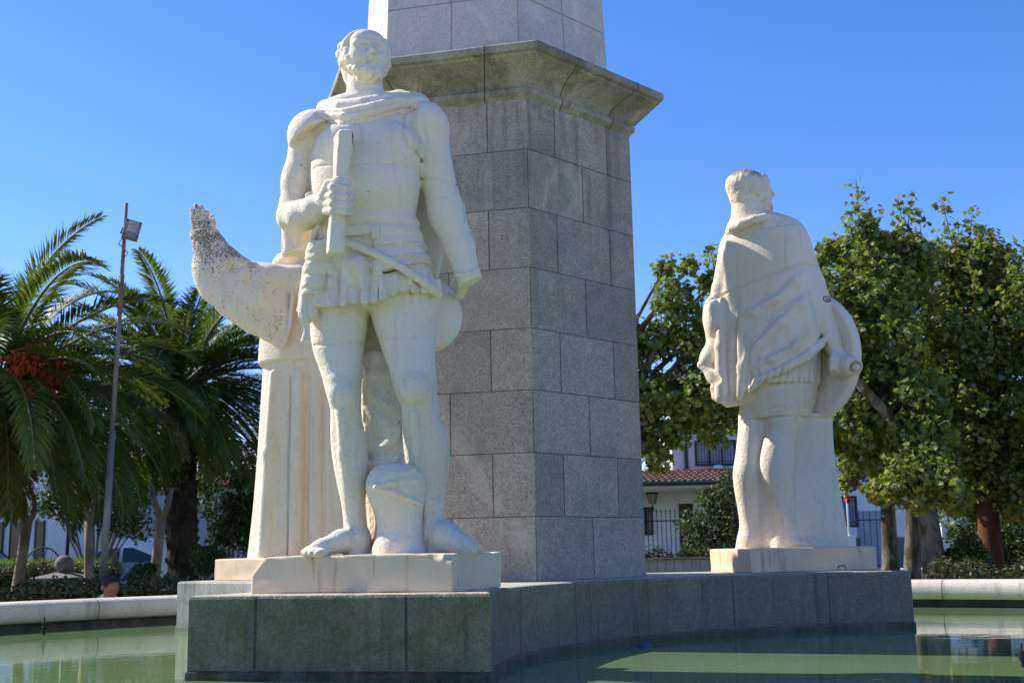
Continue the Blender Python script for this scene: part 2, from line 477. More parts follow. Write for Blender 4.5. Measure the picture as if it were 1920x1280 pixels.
g = MB()
n = 96; rings = [8.7, 12, 18, 30, 60, 140, 400, 1500]
vs = [];
for r in rings:
    for k in range(n):
        t = 2 * math.pi * k / n
        vs.append((POOL[0] + r * math.cos(t), POOL[1] + r * math.sin(t), GZ))
fs = []
for i in range(len(rings) - 1):
    for k in range(n):
        k2 = (k + 1) % n
        fs.append((i * n + k, (i + 1) * n + k, (i + 1) * n + k2, i * n + k2))
g.add(vs, fs)
tag(g.build("ground", M_GROUND), kind='structure')
# ring path round the pool
p = MB(); vs = []; fs = []
for r in (8.55, 13.6):
    for k in range(n):
        t = 2 * math.pi * k / n
        vs.append((POOL[0] + r * math.cos(t), POOL[1] + r * math.sin(t), GZ + .004))
for k in range(n):
    fs.append((k, n + k, n + (k + 1) % n, (k + 1) % n))
p.add(vs, fs)
tag(p.build("path", M_PAVE), kind='structure')
# broad pale plaza on the side the picture is taken from
pz = MB(); k_ = 40
pz.add([(POOL[0] + r * math.cos(math.pi * (1 + i / k_)), POOL[1] - 1.5 + r * math.sin(math.pi * (1 + i / k_)), GZ + .009) for r in (9.5, 34) for i in range(k_ + 1)],
       [(i, i + k_ + 1, i + k_ + 2, i + 1) for i in range(k_)])
tag(pz.build("plaza", M_PLAZA), kind='structure')
w = MB()
w.add([(POOL[0] + POOL_R * 1.01 * math.cos(2 * math.pi * k / n), POOL[1] + POOL_R * 1.01 * math.sin(2 * math.pi * k / n), 0) for k in range(n)], [tuple(range(n))])
tag(w.build("water", M_WATER), kind='structure')

# pool rim: bull-nosed coping on a wall
rim = empty("pool_rim", (POOL[0], POOL[1], GZ), "rounded pale stone coping ring round the green pool", "pool rim")
def ring_mesh(name, prof, mat, parent, n=160, uvlen=True):
    me = bpy.data.meshes.new(name); vs = []; fs = []; uvs = []
    for r, z in prof:
        for k in range(n):
            t = 2 * math.pi * k / n
            vs.append((POOL[0] + r * math.cos(t), POOL[1] + r * math.sin(t), z))
    P = len(prof)
    for i in range(P - 1):
        for k in range(n):
            k2 = (k + 1) % n
            fs.append((i * n + k, i * n + k2, (i + 1) * n + k2, (i + 1) * n + k))
            u0 = k / n * 2 * math.pi * POOL_R; u1 = (k + 1) / n * 2 * math.pi * POOL_R
            uvs += [(u0, .5 + i * .05), (u1, .5 + i * .05), (u1, .55 + i * .05), (u0, .55 + i * .05)]
    me.from_pydata(vs, [], fs); me.update()
    ul = me.uv_layers.new(name="UVMap")
    ul.data.foreach_set('uv', np.array(uvs, np.float32).ravel())
    me.polygons.foreach_set('use_smooth', np.ones(len(fs), bool))
    return link(name, me, mat, parent)
prof = [(POOL_R + .02, .095), (POOL_R - .09, .095), (POOL_R - .125, .12), (POOL_R - .14, .17), (POOL_R - .14, .23), (POOL_R - .115, .285), (POOL_R - .06, .312),
        (POOL_R + .0, .318), (POOL_R + .28, .318), (POOL_R + .36, .29), (POOL_R + .40, .22), (POOL_R + .40, .12), (POOL_R + .36, .09)]
ring_mesh("coping", prof, M_COPING, rim)
ring_mesh("rim_wall", [(POOL_R + .01, -.3), (POOL_R + .01, .094)], M_POOLWALL, rim)
ring_mesh("rim_wall", [(POOL_R + .36, .10), (POOL_R + .36, GZ - .05)], M_COPING, rim)

# ---- three-armed platform with concave sides
def dirv(a): a = R(a); return np.array([math.cos(a), math.sin(a)])
ARM_L, ARM_W = 3.68, .972
def arm_corner(k, side, L=ARM_L, W=ARM_W):
    a = HAZ - 30 + 120 * k
    d = dirv(a); nn = np.array([-d[1], d[0]])
    return HEX + d * L + nn * side * W
def concave(A, B, sag, n=24):
    """arc from A to B bulging towards the centre"""
    ch = B - A; c = np.linalg.norm(ch); e = ch / c
    inn = HEX - (A + B) / 2; inn /= np.linalg.norm(inn)
    rad = c * c / (8 * sag) + sag / 2
    out = []
    half = math.asin(c / 2 / rad)
    O = (A + B) / 2 - inn * (rad - sag)
    for i in range(n + 1):
        t = -half + 2 * half * i / n
        out.append(O + inn * rad * math.cos(t) + e * rad * math.sin(t))
    return out
def platform_outline(grow=0.0):
    pts = []     # (xy, u, algae with shade, corner?)
    for k in range(3):
        A = arm_corner(k, -1, ARM_L + grow, ARM_W + grow); B = arm_corner(k, 1, ARM_L + grow, ARM_W + grow)
        C = arm_corner((k + 1) % 3, -1, ARM_L + grow, ARM_W + grow)
        nend = 6
        for i in range(nend): pts.append((A + (B - A) * i / nend, 'end', k, i / nend))
        arc = concave(B, C, 1.1 - grow)
        for i, q in enumerate(arc[:-1]): pts.append((q, 'arc', k, i / 24))
    return pts
def platform_mesh():
    base = platform_outline(); led = platform_outline(.010)
    N = len(base)
    bev = [(0.0, .05), (0.0, BT - .022), (.007, BT - .006), (.024, BT)]
    levels = []
    cen = HEX
    shr = {}
    for off, z in bev:
        levels.append([(q[0], z) for q in platform_outline(-off)])
    led_lv = [[(q[0], z) for q in led] for z in (-.5, .046)]
    led_lv.append([(q[0], .05) for q in platform_outline(.008)])
    allv = led_lv + levels
    vs = [(xy[0], xy[1], z) for lv in allv for xy, z in lv]
    fs = []; uv = []; alg = []
    UOFF = {0: -.508 + .974 * 4, 1: 0.0, 2: 0.0}
    # running length along the outline
    us = []
    L = 0
    for i in range(N):
        xy, typ, k, f = base[i]
        if typ == 'end': us.append(f * 1.944 + (.974 - .452) + .487)
        else: us.append(f * 5.9 + .974 * 2 - .25 + .487)
    for li in range(len(allv) - 1):
        for i in range(N):
            j = (i + 1) % N
            fs.append((li * N + i, li * N + j, (li + 1) * N + j, (li + 1) * N + i))
            u0 = us[i]
            u1 = us[j] if base[j][1] == base[i][1] else (1.944 + .522 + .487 if base[i][1] == 'end' else 5.9 + 1.698 + .487)
            z0 = allv[li][i][1]; z1 = allv[li + 1][i][1]
            uv += [(u0, z0 - .05), (u1, z0 - .05), (u1, z1 - .05), (u0, z1 - .05)]
    fs.append(tuple((len(allv) - 1) * N + i for i in range(N)))
    top = [allv[-1][i][0] for i in range(N)]
    uv += [(q[0] * .9 + 20.3, q[1] * .45 + 30) for q in top]
    me = bpy.data.meshes.new("platform"); me.from_pydata(vs, [], fs); me.update()
    ul = me.uv_layers.new(name="UVMap"); ul.data.foreach_set('uv', np.array(uv, np.float32).ravel())
    # algae and painted shade per face corner: shaded walls dark, sunlit end pale
    at_ = me.attributes.new('algae_shade', 'FLOAT', 'CORNER'); wt_ = me.attributes.new('wet', 'FLOAT', 'CORNER')
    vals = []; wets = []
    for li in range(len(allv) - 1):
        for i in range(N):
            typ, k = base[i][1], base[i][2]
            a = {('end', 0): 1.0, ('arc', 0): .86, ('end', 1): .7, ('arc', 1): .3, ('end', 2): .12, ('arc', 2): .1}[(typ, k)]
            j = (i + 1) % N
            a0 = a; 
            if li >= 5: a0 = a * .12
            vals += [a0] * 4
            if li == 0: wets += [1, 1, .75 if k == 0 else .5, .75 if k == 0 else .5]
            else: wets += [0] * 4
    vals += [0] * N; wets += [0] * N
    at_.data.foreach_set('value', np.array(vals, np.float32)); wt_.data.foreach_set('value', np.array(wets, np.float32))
    bm = bmesh.new(); bm.from_mesh(me); bmesh.ops.triangulate(bm, faces=[f for f in bm.faces if len(f.verts) > 4]); bm.to_mesh(me); bm.free()
    return me
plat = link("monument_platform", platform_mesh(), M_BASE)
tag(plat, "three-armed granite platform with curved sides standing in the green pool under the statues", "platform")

# ---- hexagonal obelisk
ob = empty("obelisk", (HEX[0], HEX[1], BT), "tall hexagonal grey granite obelisk rising in the middle of the platform", "obelisk")
def hexring(r, z): return [(*(HEX + r * dirv(HAZ + 60 * k)), z) for k in range(6)]
def hex_shaft(name, lv, mat, rowh, z0, ush=0.0, zoff=0.0, edge=.012):
    """hexagon with slightly rounded corners; uv.x counts half faces, uv.y counts courses"""
    vs = []; fs = []; uv = []
    M = 18
    for r, z in lv:
        for k in range(6):
            c = HEX + r * dirv(HAZ + 60 * k); p = HEX + r * dirv(HAZ + 60 * (k - 1)); q = HEX + r * dirv(HAZ + 60 * (k + 1))
            for w_, tt in ((p, edge / r), (None, 0), (q, edge / r)):
                if w_ is None: v = c + (HEX - c) / np.linalg.norm(HEX - c) * edge * .25
                else: v = c + (w_ - c) * tt
                vs.append((v[0], v[1], z))
    for i in range(len(lv) - 1):
        for a in range(M):
            b = (a + 1) % M
            fs.append((i * M + a, i * M + b, (i + 1) * M + b, (i + 1) * M + a))
            k, s = divmod(a, 3)
            e = edge * 2
            u0, u1 = {0: (2 - e, 2.0), 1: (0.0, e), 2: (e, 2 - e)}[s]
            if s == 0: kk = k - 1
            else: kk = k
            y0 = (lv[i][1] - z0) / rowh + zoff; y1 = (lv[i + 1][1] - z0) / rowh + zoff
            o = 2 * ((kk % 6) * 5 + 3) + ush
            uv += [(u0 + o, y0), (u1 + o, y0), (u1 + o, y1), (u0 + o, y1)]
    me = bpy.data.meshes.new(name); me.from_pydata(vs, [], fs); me.update()
    ul = me.uv_layers.new(name="UVMap"); ul.data.foreach_set('uv', np.array(uv, np.float32).ravel())
    me.polygons.foreach_set('use_smooth', np.zeros(len(fs), bool))
    return link(name, me, mat, ob)
HB, HC = 4.582, 4.885
crow = (HB - BT) / 8
hex_shaft("pedestal", [(1.402, BT - .02)] + [(1.402, BT + .35 * i) for i in range(1, 11)] + [(1.402, 4.585)], M_PED, crow, BT, zoff=1)
cp = [(1.38, 4.50), (1.43, 4.545), (1.452, 4.56), (1.455, 4.60), (1.44, 4.618), (1.415, 4.622), (1.42, 4.65), (1.45, 4.69), (1.50, 4.73), (1.57, 4.77), (1.655, 4.805),
      (1.675, 4.81), (1.68, 4.832), (1.725, 4.838), (1.733, 4.848), (1.735, 4.895), (1.722, 4.908), (1.23, 4.99), (1.1, 4.99)]
mb = MB()
me = None
vs = []; fs = []
for r, z in cp: vs += hexring(r, z)
for i in range(len(cp) - 1):
    for k in range(6):
        k2 = (k + 1) % 6
        fs.append((i * 6 + k, i * 6 + k2, (i + 1) * 6 + k2, (i + 1) * 6 + k))
mb.add(vs, fs)
corn = mb.build("cornice", M_CORN, ob)
# thin vertical joints between the cornice stones
def corn_joint(k, f):
    a = dirv(HAZ + 60 * k); b_ = dirv(HAZ + 60 * (k + 1)); e = (b_ - a) / np.linalg.norm(b_ - a); out = np.array([e[1], -e[0]])
    vs = []
    for r, z in cp[:-2]:
        p = HEX + r * (a + (b_ - a) * f) + out * .0025
        for s_ in (-1, 1): q = p + e * s_ * .005; vs.append((q[0], q[1], z + (.002 if z > 4.9 else 0)))
    mb = MB(); mb.add(vs, [(2 * i, 2 * i + 1, 2 * i + 3, 2 * i + 2) for i in range(len(cp) - 3)])
    mb.build("mortar_joint", M_JOINT, corn)
for k, f in ((-1, .74), (-1, .18), (0, .3), (0, .78), (-2, .5)): corn_joint(k, f)
hex_shaft("shaft", [(1.225, 4.98), (1.205, 5.4), (1.165, 6.4), (1.08, 8.4), (1.0, 10.5), (.9, 13.2)], M_SHAFT, .62, 4.98, ush=0, zoff=.06, edge=.008)
tip = MB(); vs = hexring(.9, 13.2) + [(HEX[0], HEX[1], 14.2)]
tip.add(vs, [(k, (k + 1) % 6, 6) for k in range(6)])
tip.build("pyramid_tip", M_SHAFT, ob)
# ------------------------------------------------------------------ carving kit: solids as distance fields, meshed by surface nets
def smin(a, b, k):
    if k <= 0: return np.minimum(a, b)
    h = np.clip(.5 + .5 * (b - a) / k, 0, 1)
    return b + (a - b) * h - k * h * (1 - h)
class Vol:
    def __init__(s, lo, hi, h):
        s.lo = np.array(lo, float); s.h = h
        s.n = np.ceil((np.array(hi) - s.lo) / h).astype(int) + 1
        s.D = np.full(s.n, 9.0, np.float32)
        s.ax = [np.arange(s.n[i], dtype=np.float32) * h + np.float32(s.lo[i]) for i in range(3)]
        s.marks = []
    def win(s, lo, hi):
        a = np.clip(np.floor((np.asarray(lo) - s.lo) / s.h).astype(int), 0, s.n)
        b = np.clip(np.ceil((np.asarray(hi) - s.lo) / s.h).astype(int) + 1, 0, s.n)
        sl = tuple(slice(a[i], b[i]) for i in range(3))
        X = s.ax[0][sl[0]][:, None, None]; Y = s.ax[1][sl[1]][None, :, None]; Z = s.ax[2][sl[2]][None, None, :]
        return sl, X, Y, Z
    def put(s, fn, lo, hi, k=0, cut=False):
        mg = k + 4 * s.h
        sl, X, Y, Z = s.win(np.asarray(lo) - mg, np.asarray(hi) + mg)
        if 0 in s.D[sl].shape: return
        d = fn(X, Y, Z).astype(np.float32)
        d = np.broadcast_to(d, s.D[sl].shape)
        s.D[sl] = -smin(-s.D[sl], d, k) if cut else smin(s.D[sl], d, k)
    # --- primitives
    def cone(s, a, b, ra, rb, k=.02, q=1.0, cut=False):
        """round cone; q squashes the section along y"""
        a = np.asarray(a, float); b = np.asarray(b, float)
        A = a * [1, 1 / q, 1]; Bq = b * [1, 1 / q, 1]; ab = Bq - A; L = float(ab @ ab) + 1e-9
        def f(X, Y, Z):
            px = X - A[0]; py = Y / q - A[1]; pz = Z - A[2]
            t = np.clip((px * ab[0] + py * ab[1] + pz * ab[2]) / L, 0, 1)
            d = np.sqrt((px - t * ab[0]) ** 2 + (py - t * ab[1]) ** 2 + (pz - t * ab[2]) ** 2)
            return (d - (ra + (rb - ra) * t)) * min(1, q)
        m = max(ra, rb); e = np.array([m, m * max(q, 1), m])
        s.put(f, np.minimum(a, b) - e, np.maximum(a, b) + e, k, cut)
    def chain(s, pts, rad, k=.02, q=1.0, cut=False):
        if not hasattr(rad, '__len__'): rad = [rad] * len(pts)
        for i in range(len(pts) - 1): s.cone(pts[i], pts[i + 1], rad[i], rad[i + 1], k, q, cut)
    def ell(s, c, r, k=.02, M=None, cut=False, noise=None):
        c = np.asarray(c, float); r = np.asarray(r, float)
        def f(X, Y, Z):
            x, y, z = X - c[0], Y - c[1], Z - c[2]
            if M is not None:
                x, y, z = (M[0][0] * x + M[1][0] * y + M[2][0] * z, M[0][1] * x + M[1][1] * y + M[2][1] * z, M[0][2] * x + M[1][2] * y + M[2][2] * z)
            k0 = np.sqrt((x / r[0]) ** 2 + (y / r[1]) ** 2 + (z / r[2]) ** 2)
            k1 = np.sqrt((x / r[0] ** 2) ** 2 + (y / r[1] ** 2) ** 2 + (z / r[2] ** 2) ** 2) + 1e-6
            d = k0 * (k0 - 1) / k1
            if noise is not None: d = d - noise(x, y, z)
            return d
        m = r.max() if M is not None else r
        s.put(f, c - m, c + m, k, cut)
    def box(s, c, half, rnd=.02, k=.02, M=None, cut=False):
        c = np.asarray(c, float); half = np.asarray(half, float)
        def f(X, Y, Z):
            x, y, z = X - c[0], Y - c[1], Z - c[2]
            if M is not None:
                x, y, z = (M[0][0] * x + M[1][0] * y + M[2][0] * z, M[0][1] * x + M[1][1] * y + M[2][1] * z, M[0][2] * x + M[1][2] * y + M[2][2] * z)
            qx, qy, qz = np.abs(x) - half[0] + rnd, np.abs(y) - half[1] + rnd, np.abs(z) - half[2] + rnd
            return np.sqrt(np.maximum(qx, 0) ** 2 + np.maximum(qy, 0) ** 2 + np.maximum(qz, 0) ** 2) + np.minimum(np.maximum(qx, np.maximum(qy, qz)), 0) - rnd
        m = np.linalg.norm(half) if M is not None else half
        s.put(f, c - m, c + m, k, cut)
    def disc(s, c, nrm, rad, th, rnd=.02, k=.01, dome=0, cut=False):
        c = np.asarray(c, float); nrm = np.asarray(nrm, float); nrm = nrm / np.linalg.norm(nrm)
        def f(X, Y, Z):
            x, y, z = X - c[0], Y - c[1], Z - c[2]
            hgt = x * nrm[0] + y * nrm[1] + z * nrm[2]
            rr = np.sqrt(np.maximum(x * x + y * y + z * z - hgt * hgt, 0))
            hh = hgt - dome * (1 - (rr / rad) ** 2)
            qx = rr - rad + rnd; qy = np.abs(hh) - th + rnd
            return np.sqrt(np.maximum(qx, 0) ** 2 + np.maximum(qy, 0) ** 2) + np.minimum(np.maximum(qx, qy), 0) - rnd
        s.put(f, c - rad - abs(dome), c + rad + abs(dome), k, cut)
    def loft(s, sec, k=.02, mod=None, p=2.2, yaw=0, clip=None, rnd=.015, cut=False):
        """sec = [(z, cx, cy, rx, ry)] from bottom to top; mod(theta, z) scales the section"""
        sec = sorted(sec, key=lambda q: q[0]); S = np.array(sec, float)
        cs, sn = math.cos(yaw), math.sin(yaw)
        def f(X, Y, Z):
            zz = Z.ravel()
            # smooth interpolation through the sections
            def itp(col):
                return cubic(S[:, 0], S[:, col], zz)[None, None, :]
            cx, cy, rx, ry = itp(1), itp(2), np.maximum(itp(3), .005), np.maximum(itp(4), .005)
            x0, y0 = X - cx, Y - cy
            x = x0 * cs + y0 * sn; y = -x0 * sn + y0 * cs
            rho = (np.abs(x / rx) ** p + np.abs(y / ry) ** p) ** (1 / p)
            if mod is not None:
                rho = rho / mod(np.arctan2(y / ry, x / rx), Z)
            # first-order distance
            gx = np.abs(x / rx) ** (p - 1) / rx; gy = np.abs(y / ry) ** (p - 1) / ry
            gl = np.sqrt(gx * gx + gy * gy) / np.maximum(rho, 1e-3) ** (p - 1) + 1e-3
            d = (rho - 1) / gl
            d = np.where(rho < .3, -np.minimum(rx, ry) * .7, d)
            e = np.maximum(S[0, 0] - Z, Z - S[-1, 0])
            d = rmax(d, np.broadcast_to(e, d.shape), rnd)
            if clip is not None: d = rmax(d, clip(X, Y, Z), rnd)
            return d
        rx = S[:, 3].max() * 1.25; ry = S[:, 4].max() * 1.25; rr = max(rx, ry) if yaw else None
        ex = rr or rx; ey = rr or ry
        s.put(f, (S[:, 1].min() - ex, S[:, 2].min() - ey, S[0, 0]), (S[:, 1].max() + ex, S[:, 2].max() + ey, S[-1, 0]), k, cut)
    def groove(s, fn, lo, hi, depth=.012, w=.009):
        """fn = signed distance to a sheet; a V groove is cut where the sheet meets the surface"""
        sl, X, Y, Z = s.win(lo, hi)
        if 0 in s.D[sl].shape: return
        g = fn(X, Y, Z)
        s.D[sl] = s.D[sl] + depth * np.exp(-(g / w) ** 2) * (np.abs(s.D[sl]) < .08)
    def seam(s, pts, depth=.015, w=.012):
        """groove along a polyline drawn on the front of the figure (distance taken in the x-z plane)"""
        pts = [np.asarray(p, float) for p in pts]; A = np.array(pts)
        lo = A.min(0) - [.06, .12, .06]; hi = A.max(0) + [.06, .10, .06]
        def f(X, Y, Z):
            best = None
            for a, b in zip(pts[:-1], pts[1:]):
                dx, dz = b[0] - a[0], b[2] - a[2]; L = dx * dx + dz * dz + 1e-9
                t = np.clip(((X - a[0]) * dx + (Z - a[2]) * dz) / L, 0, 1)
                d = np.sqrt((X - a[0] - t * dx) ** 2 + (Z - a[2] - t * dz) ** 2)
                best = d if best is None else np.minimum(best, d)
            return best
        s.groove(f, lo, hi, depth, w)
    def ruffle(s, fn, lo, hi):
        sl, X, Y, Z = s.win(lo, hi)
        if 0 in s.D[sl].shape: return
        s.D[sl] = s.D[sl] - fn(X, Y, Z) * (np.abs(s.D[sl]) < .1)
    # --- surface nets
    def mesh(s, name, attrs=None):
        D = s.D; nx, ny, nz = D.shape
        neg = D < 0
        c = np.zeros((nx - 1, ny - 1, nz - 1), np.int8)
        for i in (0, 1):
            for j in (0, 1):
                for k in (0, 1):
                    c += neg[i:nx - 1 + i, j:ny - 1 + j, k:nz - 1 + k]
        act = np.argwhere((c > 0) & (c < 8))
        idx = -np.ones((nx - 1, ny - 1, nz - 1), np.int32)
        idx[act[:, 0], act[:, 1], act[:, 2]] = np.arange(len(act))
        cor = {}
        for i in (0, 1):
            for j in (0, 1):
                for k in (0, 1):
                    cor[(i, j, k)] = D[act[:, 0] + i, act[:, 1] + j, act[:, 2] + k]
        acc = np.zeros((len(act), 3)); cnt = np.zeros(len(act))
        for a in cor:
            for axis in range(3):
                if a[axis] == 0:
                    b = list(a); b[axis] = 1; b = tuple(b)
                    da, db = cor[a], cor[b]
                    mk = (da < 0) != (db < 0)
                    t = np.where(mk, da / np.where(mk, da - db, 1), 0)
                    pt = np.array(a, float)[None, :].repeat(len(act), 0); pt[:, axis] += t
                    acc[mk] += pt[mk]; cnt[mk] += 1
        V = (act + acc / cnt[:, None]) * s.h + s.lo
        quads = []
        for axis in range(3):
            sl0 = [slice(None)] * 3; sl1 = [slice(None)] * 3
            sl0[axis] = slice(0, -1); sl1[axis] = slice(1, None)
            a = neg[tuple(sl0)]; b = neg[tuple(sl1)]
            e = np.argwhere(a != b)
            u, v = (axis + 1) % 3, (axis + 2) % 3
            ok = (e[:, u] > 0) & (e[:, v] > 0) & (e[:, u] < D.shape[u] - 1) & (e[:, v] < D.shape[v] - 1)
            e = e[ok]
            ins = a[e[:, 0], e[:, 1], e[:, 2]]
            def g(du, dv):
                q = e.copy(); q[:, u] -= du; q[:, v] -= dv
                return idx[q[:, 0], q[:, 1], q[:, 2]]
            q = np.stack([g(1, 1), g(0, 1), g(0, 0), g(1, 0)], 1)
            q[~ins] = q[~ins][:, ::-1]
            quads.append(q)
        Q = np.concatenate(quads)
        Q = Q[(Q >= 0).all(1)]
        return np_mesh(name, V, Q, attrs)
def rmax(a, b, r):
    if r <= 0: return np.maximum(a, b)
    h = np.clip(.5 - .5 * (a - b) / r, 0, 1)
    return a + (b - a) * h + r * h * (1 - h)
def cubic(xs, ys, q):
    """monotone-ish cubic through the sections (Catmull-Rom on uneven knots)"""
    n = len(xs)
    if n < 3: return np.interp(q, xs, ys)
    dx = np.diff(xs); sl = np.diff(ys) / dx
    mm = np.zeros(n); mm[0], mm[-1] = sl[0], sl[-1]
    for i in range(1, n - 1):
        mm[i] = (sl[i - 1] * dx[i] + sl[i] * dx[i - 1]) / (dx[i] + dx[i - 1])
    qq = np.clip(q, xs[0], xs[-1]); i = np.clip(np.searchsorted(xs, qq) - 1, 0, n - 2)
    h = dx[i]; t = (qq - xs[i]) / h
    return ((2 * t ** 3 - 3 * t ** 2 + 1) * ys[i] + (t ** 3 - 2 * t ** 2 + t) * h * mm[i] + (-2 * t ** 3 + 3 * t ** 2) * ys[i + 1] + (t ** 3 - t ** 2) * h * mm[i + 1])
def np_mesh(name, V, Q, attrs=None, smooth=True):
    me = bpy.data.meshes.new(name)
    me.vertices.add(len(V)); me.vertices.foreach_set('co', np.asarray(V, np.float32).ravel())
    k = Q.shape[1]
    me.loops.add(len(Q) * k); me.loops.foreach_set('vertex_index', Q.astype(np.int32).ravel())
    me.polygons.add(len(Q))
    me.polygons.foreach_set('loop_start', np.arange(0, len(Q) * k, k, dtype=np.int32))
    me.polygons.foreach_set('loop_total', np.full(len(Q), k, np.int32))
    me.polygons.foreach_set('use_smooth', np.full(len(Q), smooth, bool))
    me.update(calc_edges=True)
    if attrs:
        for an, fn in attrs.items():
            a = me.attributes.new(an, 'FLOAT', 'POINT')
            a.data.foreach_set('value', fn(V[:, 0], V[:, 1], V[:, 2]).astype(np.float32))
    return me
def rot(yaw=0, pitch=0, roll=0):
    """matrix whose columns are the local axes: yaw about z, then pitch about local x, then roll about local y"""
    a, b, c = R(yaw), R(pitch), R(roll)
    Z = np.array([[math.cos(a), -math.sin(a), 0], [math.sin(a), math.cos(a), 0], [0, 0, 1]])
    X = np.array([[1, 0, 0], [0, math.cos(b), -math.sin(b)], [0, math.sin(b), math.cos(b)]])
    Y = np.array([[math.cos(c), 0, math.sin(c)], [0, 1, 0], [-math.sin(c), 0, math.cos(c)]])
    return Z @ X @ Y
def joined(name, meshes, mat, parent):
    """several meshes put together as ONE mesh object"""
    V = []; Q = []; A = {}
    off = 0
    for me in meshes:
        nv = len(me.vertices); co = np.zeros(nv * 3, np.float32); me.vertices.foreach_get('co', co)
        li = np.zeros(len(me.loops), np.int32); me.loops.foreach_get('vertex_index', li)
        V.append(co.reshape(-1, 3)); Q.append(li.reshape(-1, 4) + off); off += nv
        for at_ in me.attributes:
            if at_.data_type == 'FLOAT' and at_.domain == 'POINT':
                x = np.zeros(nv, np.float32); at_.data.foreach_get('value', x); A.setdefault(at_.name, []).append(x)
    me = np_mesh(name, np.concatenate(V), np.concatenate(Q))
    for k_, xs in A.items():
        a = me.attributes.new(k_, 'FLOAT', 'POINT'); a.data.foreach_set('value', np.concatenate(xs))
    return link(name, me, mat, parent)

def head_solid(c, sc, M, beard=True, hair='curly', h=.006, attrs=None, ears=True):
    """a carved head: c = centre, sc = half width scale, M = local axes (x right of face as seen, y to the back, z up)"""
    v = Vol(np.array([-.30, -.32, -.30]), np.array([.30, .32, .30]), h / sc)
    v.ell((0, .035, .045), (.158, .19, .158), 0)
    v.ell((0, -.05, -.06), (.127, .135, .165), .05)
    v.ell((0, -.075, -.145), (.092, .085, .07), .05)                  # jaw
    v.ell((0, -.125, -.17), (.045, .045, .036), .05)                   # chin
    v.ell((0, -.115, .085), (.115, .07, .08), .05)                    # forehead
    for s_ in (-1, 1):
        v.ell((s_ * .082, -.108, -.035), (.046, .045, .055), .06)     # cheekbone
        v.cone((s_ * .02, -.172, .043), (s_ * .10, -.135, .043), .018, .018, .025)   # brow
        v.ell((s_ * .057, -.192, .004), (.040, .036, .022), .03, cut=True)            # socket
        v.ell((s_ * .056, -.145, .000), (.034, .03, .023), .006)      # eyeball and lids
        v.cone((s_ * .026, -.168, .008), (s_ * .056, -.174, .017), .006, .007, .006)
        v.cone((s_ * .056, -.174, .017), (s_ * .086, -.150, .006), .007, .006, .006)
        v.cone((s_ * .030, -.166, -.012), (s_ * .082, -.152, -.012), .005, .005, .006)
        v.ell((s_ * .02, -.192, -.052), (.02, .026, .016), .012)      # nostril wing
        v.ell((s_ * (.162 if ears else .146), .03, -.01), (.022, .04, .058), .012, M=rot(s_ * 14, 10, 0))  # ear
        if ears: v.ell((s_ * .182, .02, -.005), (.012, .02, .034), .01, cut=True)
    v.cone((0, -.163, .045), (0, -.212, -.043), .017, .021, .014)     # nose
    v.ell((0, -.214, -.046), (.02, .018, .017), .012)
    v.cone((-.045, -.158, -.104), (0, -.185, -.093), .009, .012, .012)
    v.cone((.045, -.158, -.104), (0, -.185, -.093), .009, .012, .012)
    v.cone((-.034, -.160, -.121), (.034, -.160, -.121), .012, .012, .012)
    v.groove(lambda X, Y, Z: Z + .108 + .3 * X * X / .05, (-.06, -.24, -.14), (.06, -.12, -.08), .012, .008)
    wob = lambda x, y, z: np.sin(62 * x + 2 * np.sin(31 * z)) * np.sin(58 * y + 1.7 * np.sin(40 * x)) * np.sin(60 * z + 1.1)
    if beard:
        for s_ in (-1, 1):
            v.cone((s_ * .128, -.02, -.07), (s_ * .10, -.085, -.13), .020, .024, .025)
            v.cone((s_ * .10, -.085, -.13), (s_ * .03, -.150, -.165), .024, .028, .025)
            v.cone((s_ * .008, -.186, -.080), (s_ * .058, -.150, -.105), .009, .010, .010)
        v.ruffle(lambda X, Y, Z: .015 * wob(X * .75, Y * .75, Z * .75) * np.clip((-.085 - .25 * (Y + .12) - Z) / .02, 0, 1) * (Y < .03) * (1 - (np.abs(X) < .05) * (Z > -.13)), (-.2, -.26, -.26), (.2, .05, -.05))
    if hair == 'curly':
        cr = np.random.RandomState(4)
        v.ell((0, .06, .05), (.166, .17, .158), .02)
        v.ell((0, .10, -.04), (.14, .12, .16), .03)
        for i in range(120):                                            # locks: small knobs over the back and sides
            a = cr.uniform(0, math.pi); b = cr.uniform(-.05, 1.5)
            q = np.array([math.cos(a) * .168, .0, math.sin(a) * .165]); 
            p = np.array([q[0] * math.cos(b), .03 + .165 * math.sin(b), .035 + q[2] * math.cos(b)])
            v.ell(p, np.array([1, 1, 1]) * cr.uniform(.02, .032), .006)
        for i in range(19):                                             # curls along the hairline
            a = math.pi * (i + .5) / 19
            p = np.array([math.cos(a) * .160, -.035 - .03 * math.sin(a), .03 + math.sin(a) * .152])
            v.ell(p, (.023, .026, .022), .005)
        for s_ in (-1, 1):
            for i in range(26):
                v.ell((s_ * cr.uniform(.118, .152), cr.uniform(-.075, .06), cr.uniform(-.05, .11)), np.array([1, 1, 1]) * cr.uniform(.024, .036), .010)
    elif hair == 'short':
        v.ell((0, .05, .075), (.166, .185, .142), .006)
        v.ell((0, .085, -.03), (.138, .13, .17), .03)
        v.ruffle(lambda X, Y, Z: .004 * wob(X * 1.2, Y * 1.2, Z * .5) * np.clip((Y - .02 - .4 * (.06 - Z)) / .03 + (Z > .12), 0, 1), (-.25, -.2, -.25), (.25, .28, .26))
    me = v.mesh("head")
    nv = len(me.vertices); co = np.zeros(nv * 3, np.float32); me.vertices.foreach_get('co', co)
    V = (co.reshape(-1, 3) * sc) @ np.asarray(M).T + np.asarray(c)
    li = np.zeros(len(me.loops), np.int32); me.loops.foreach_get('vertex_index', li)
    bpy.data.meshes.remove(me)
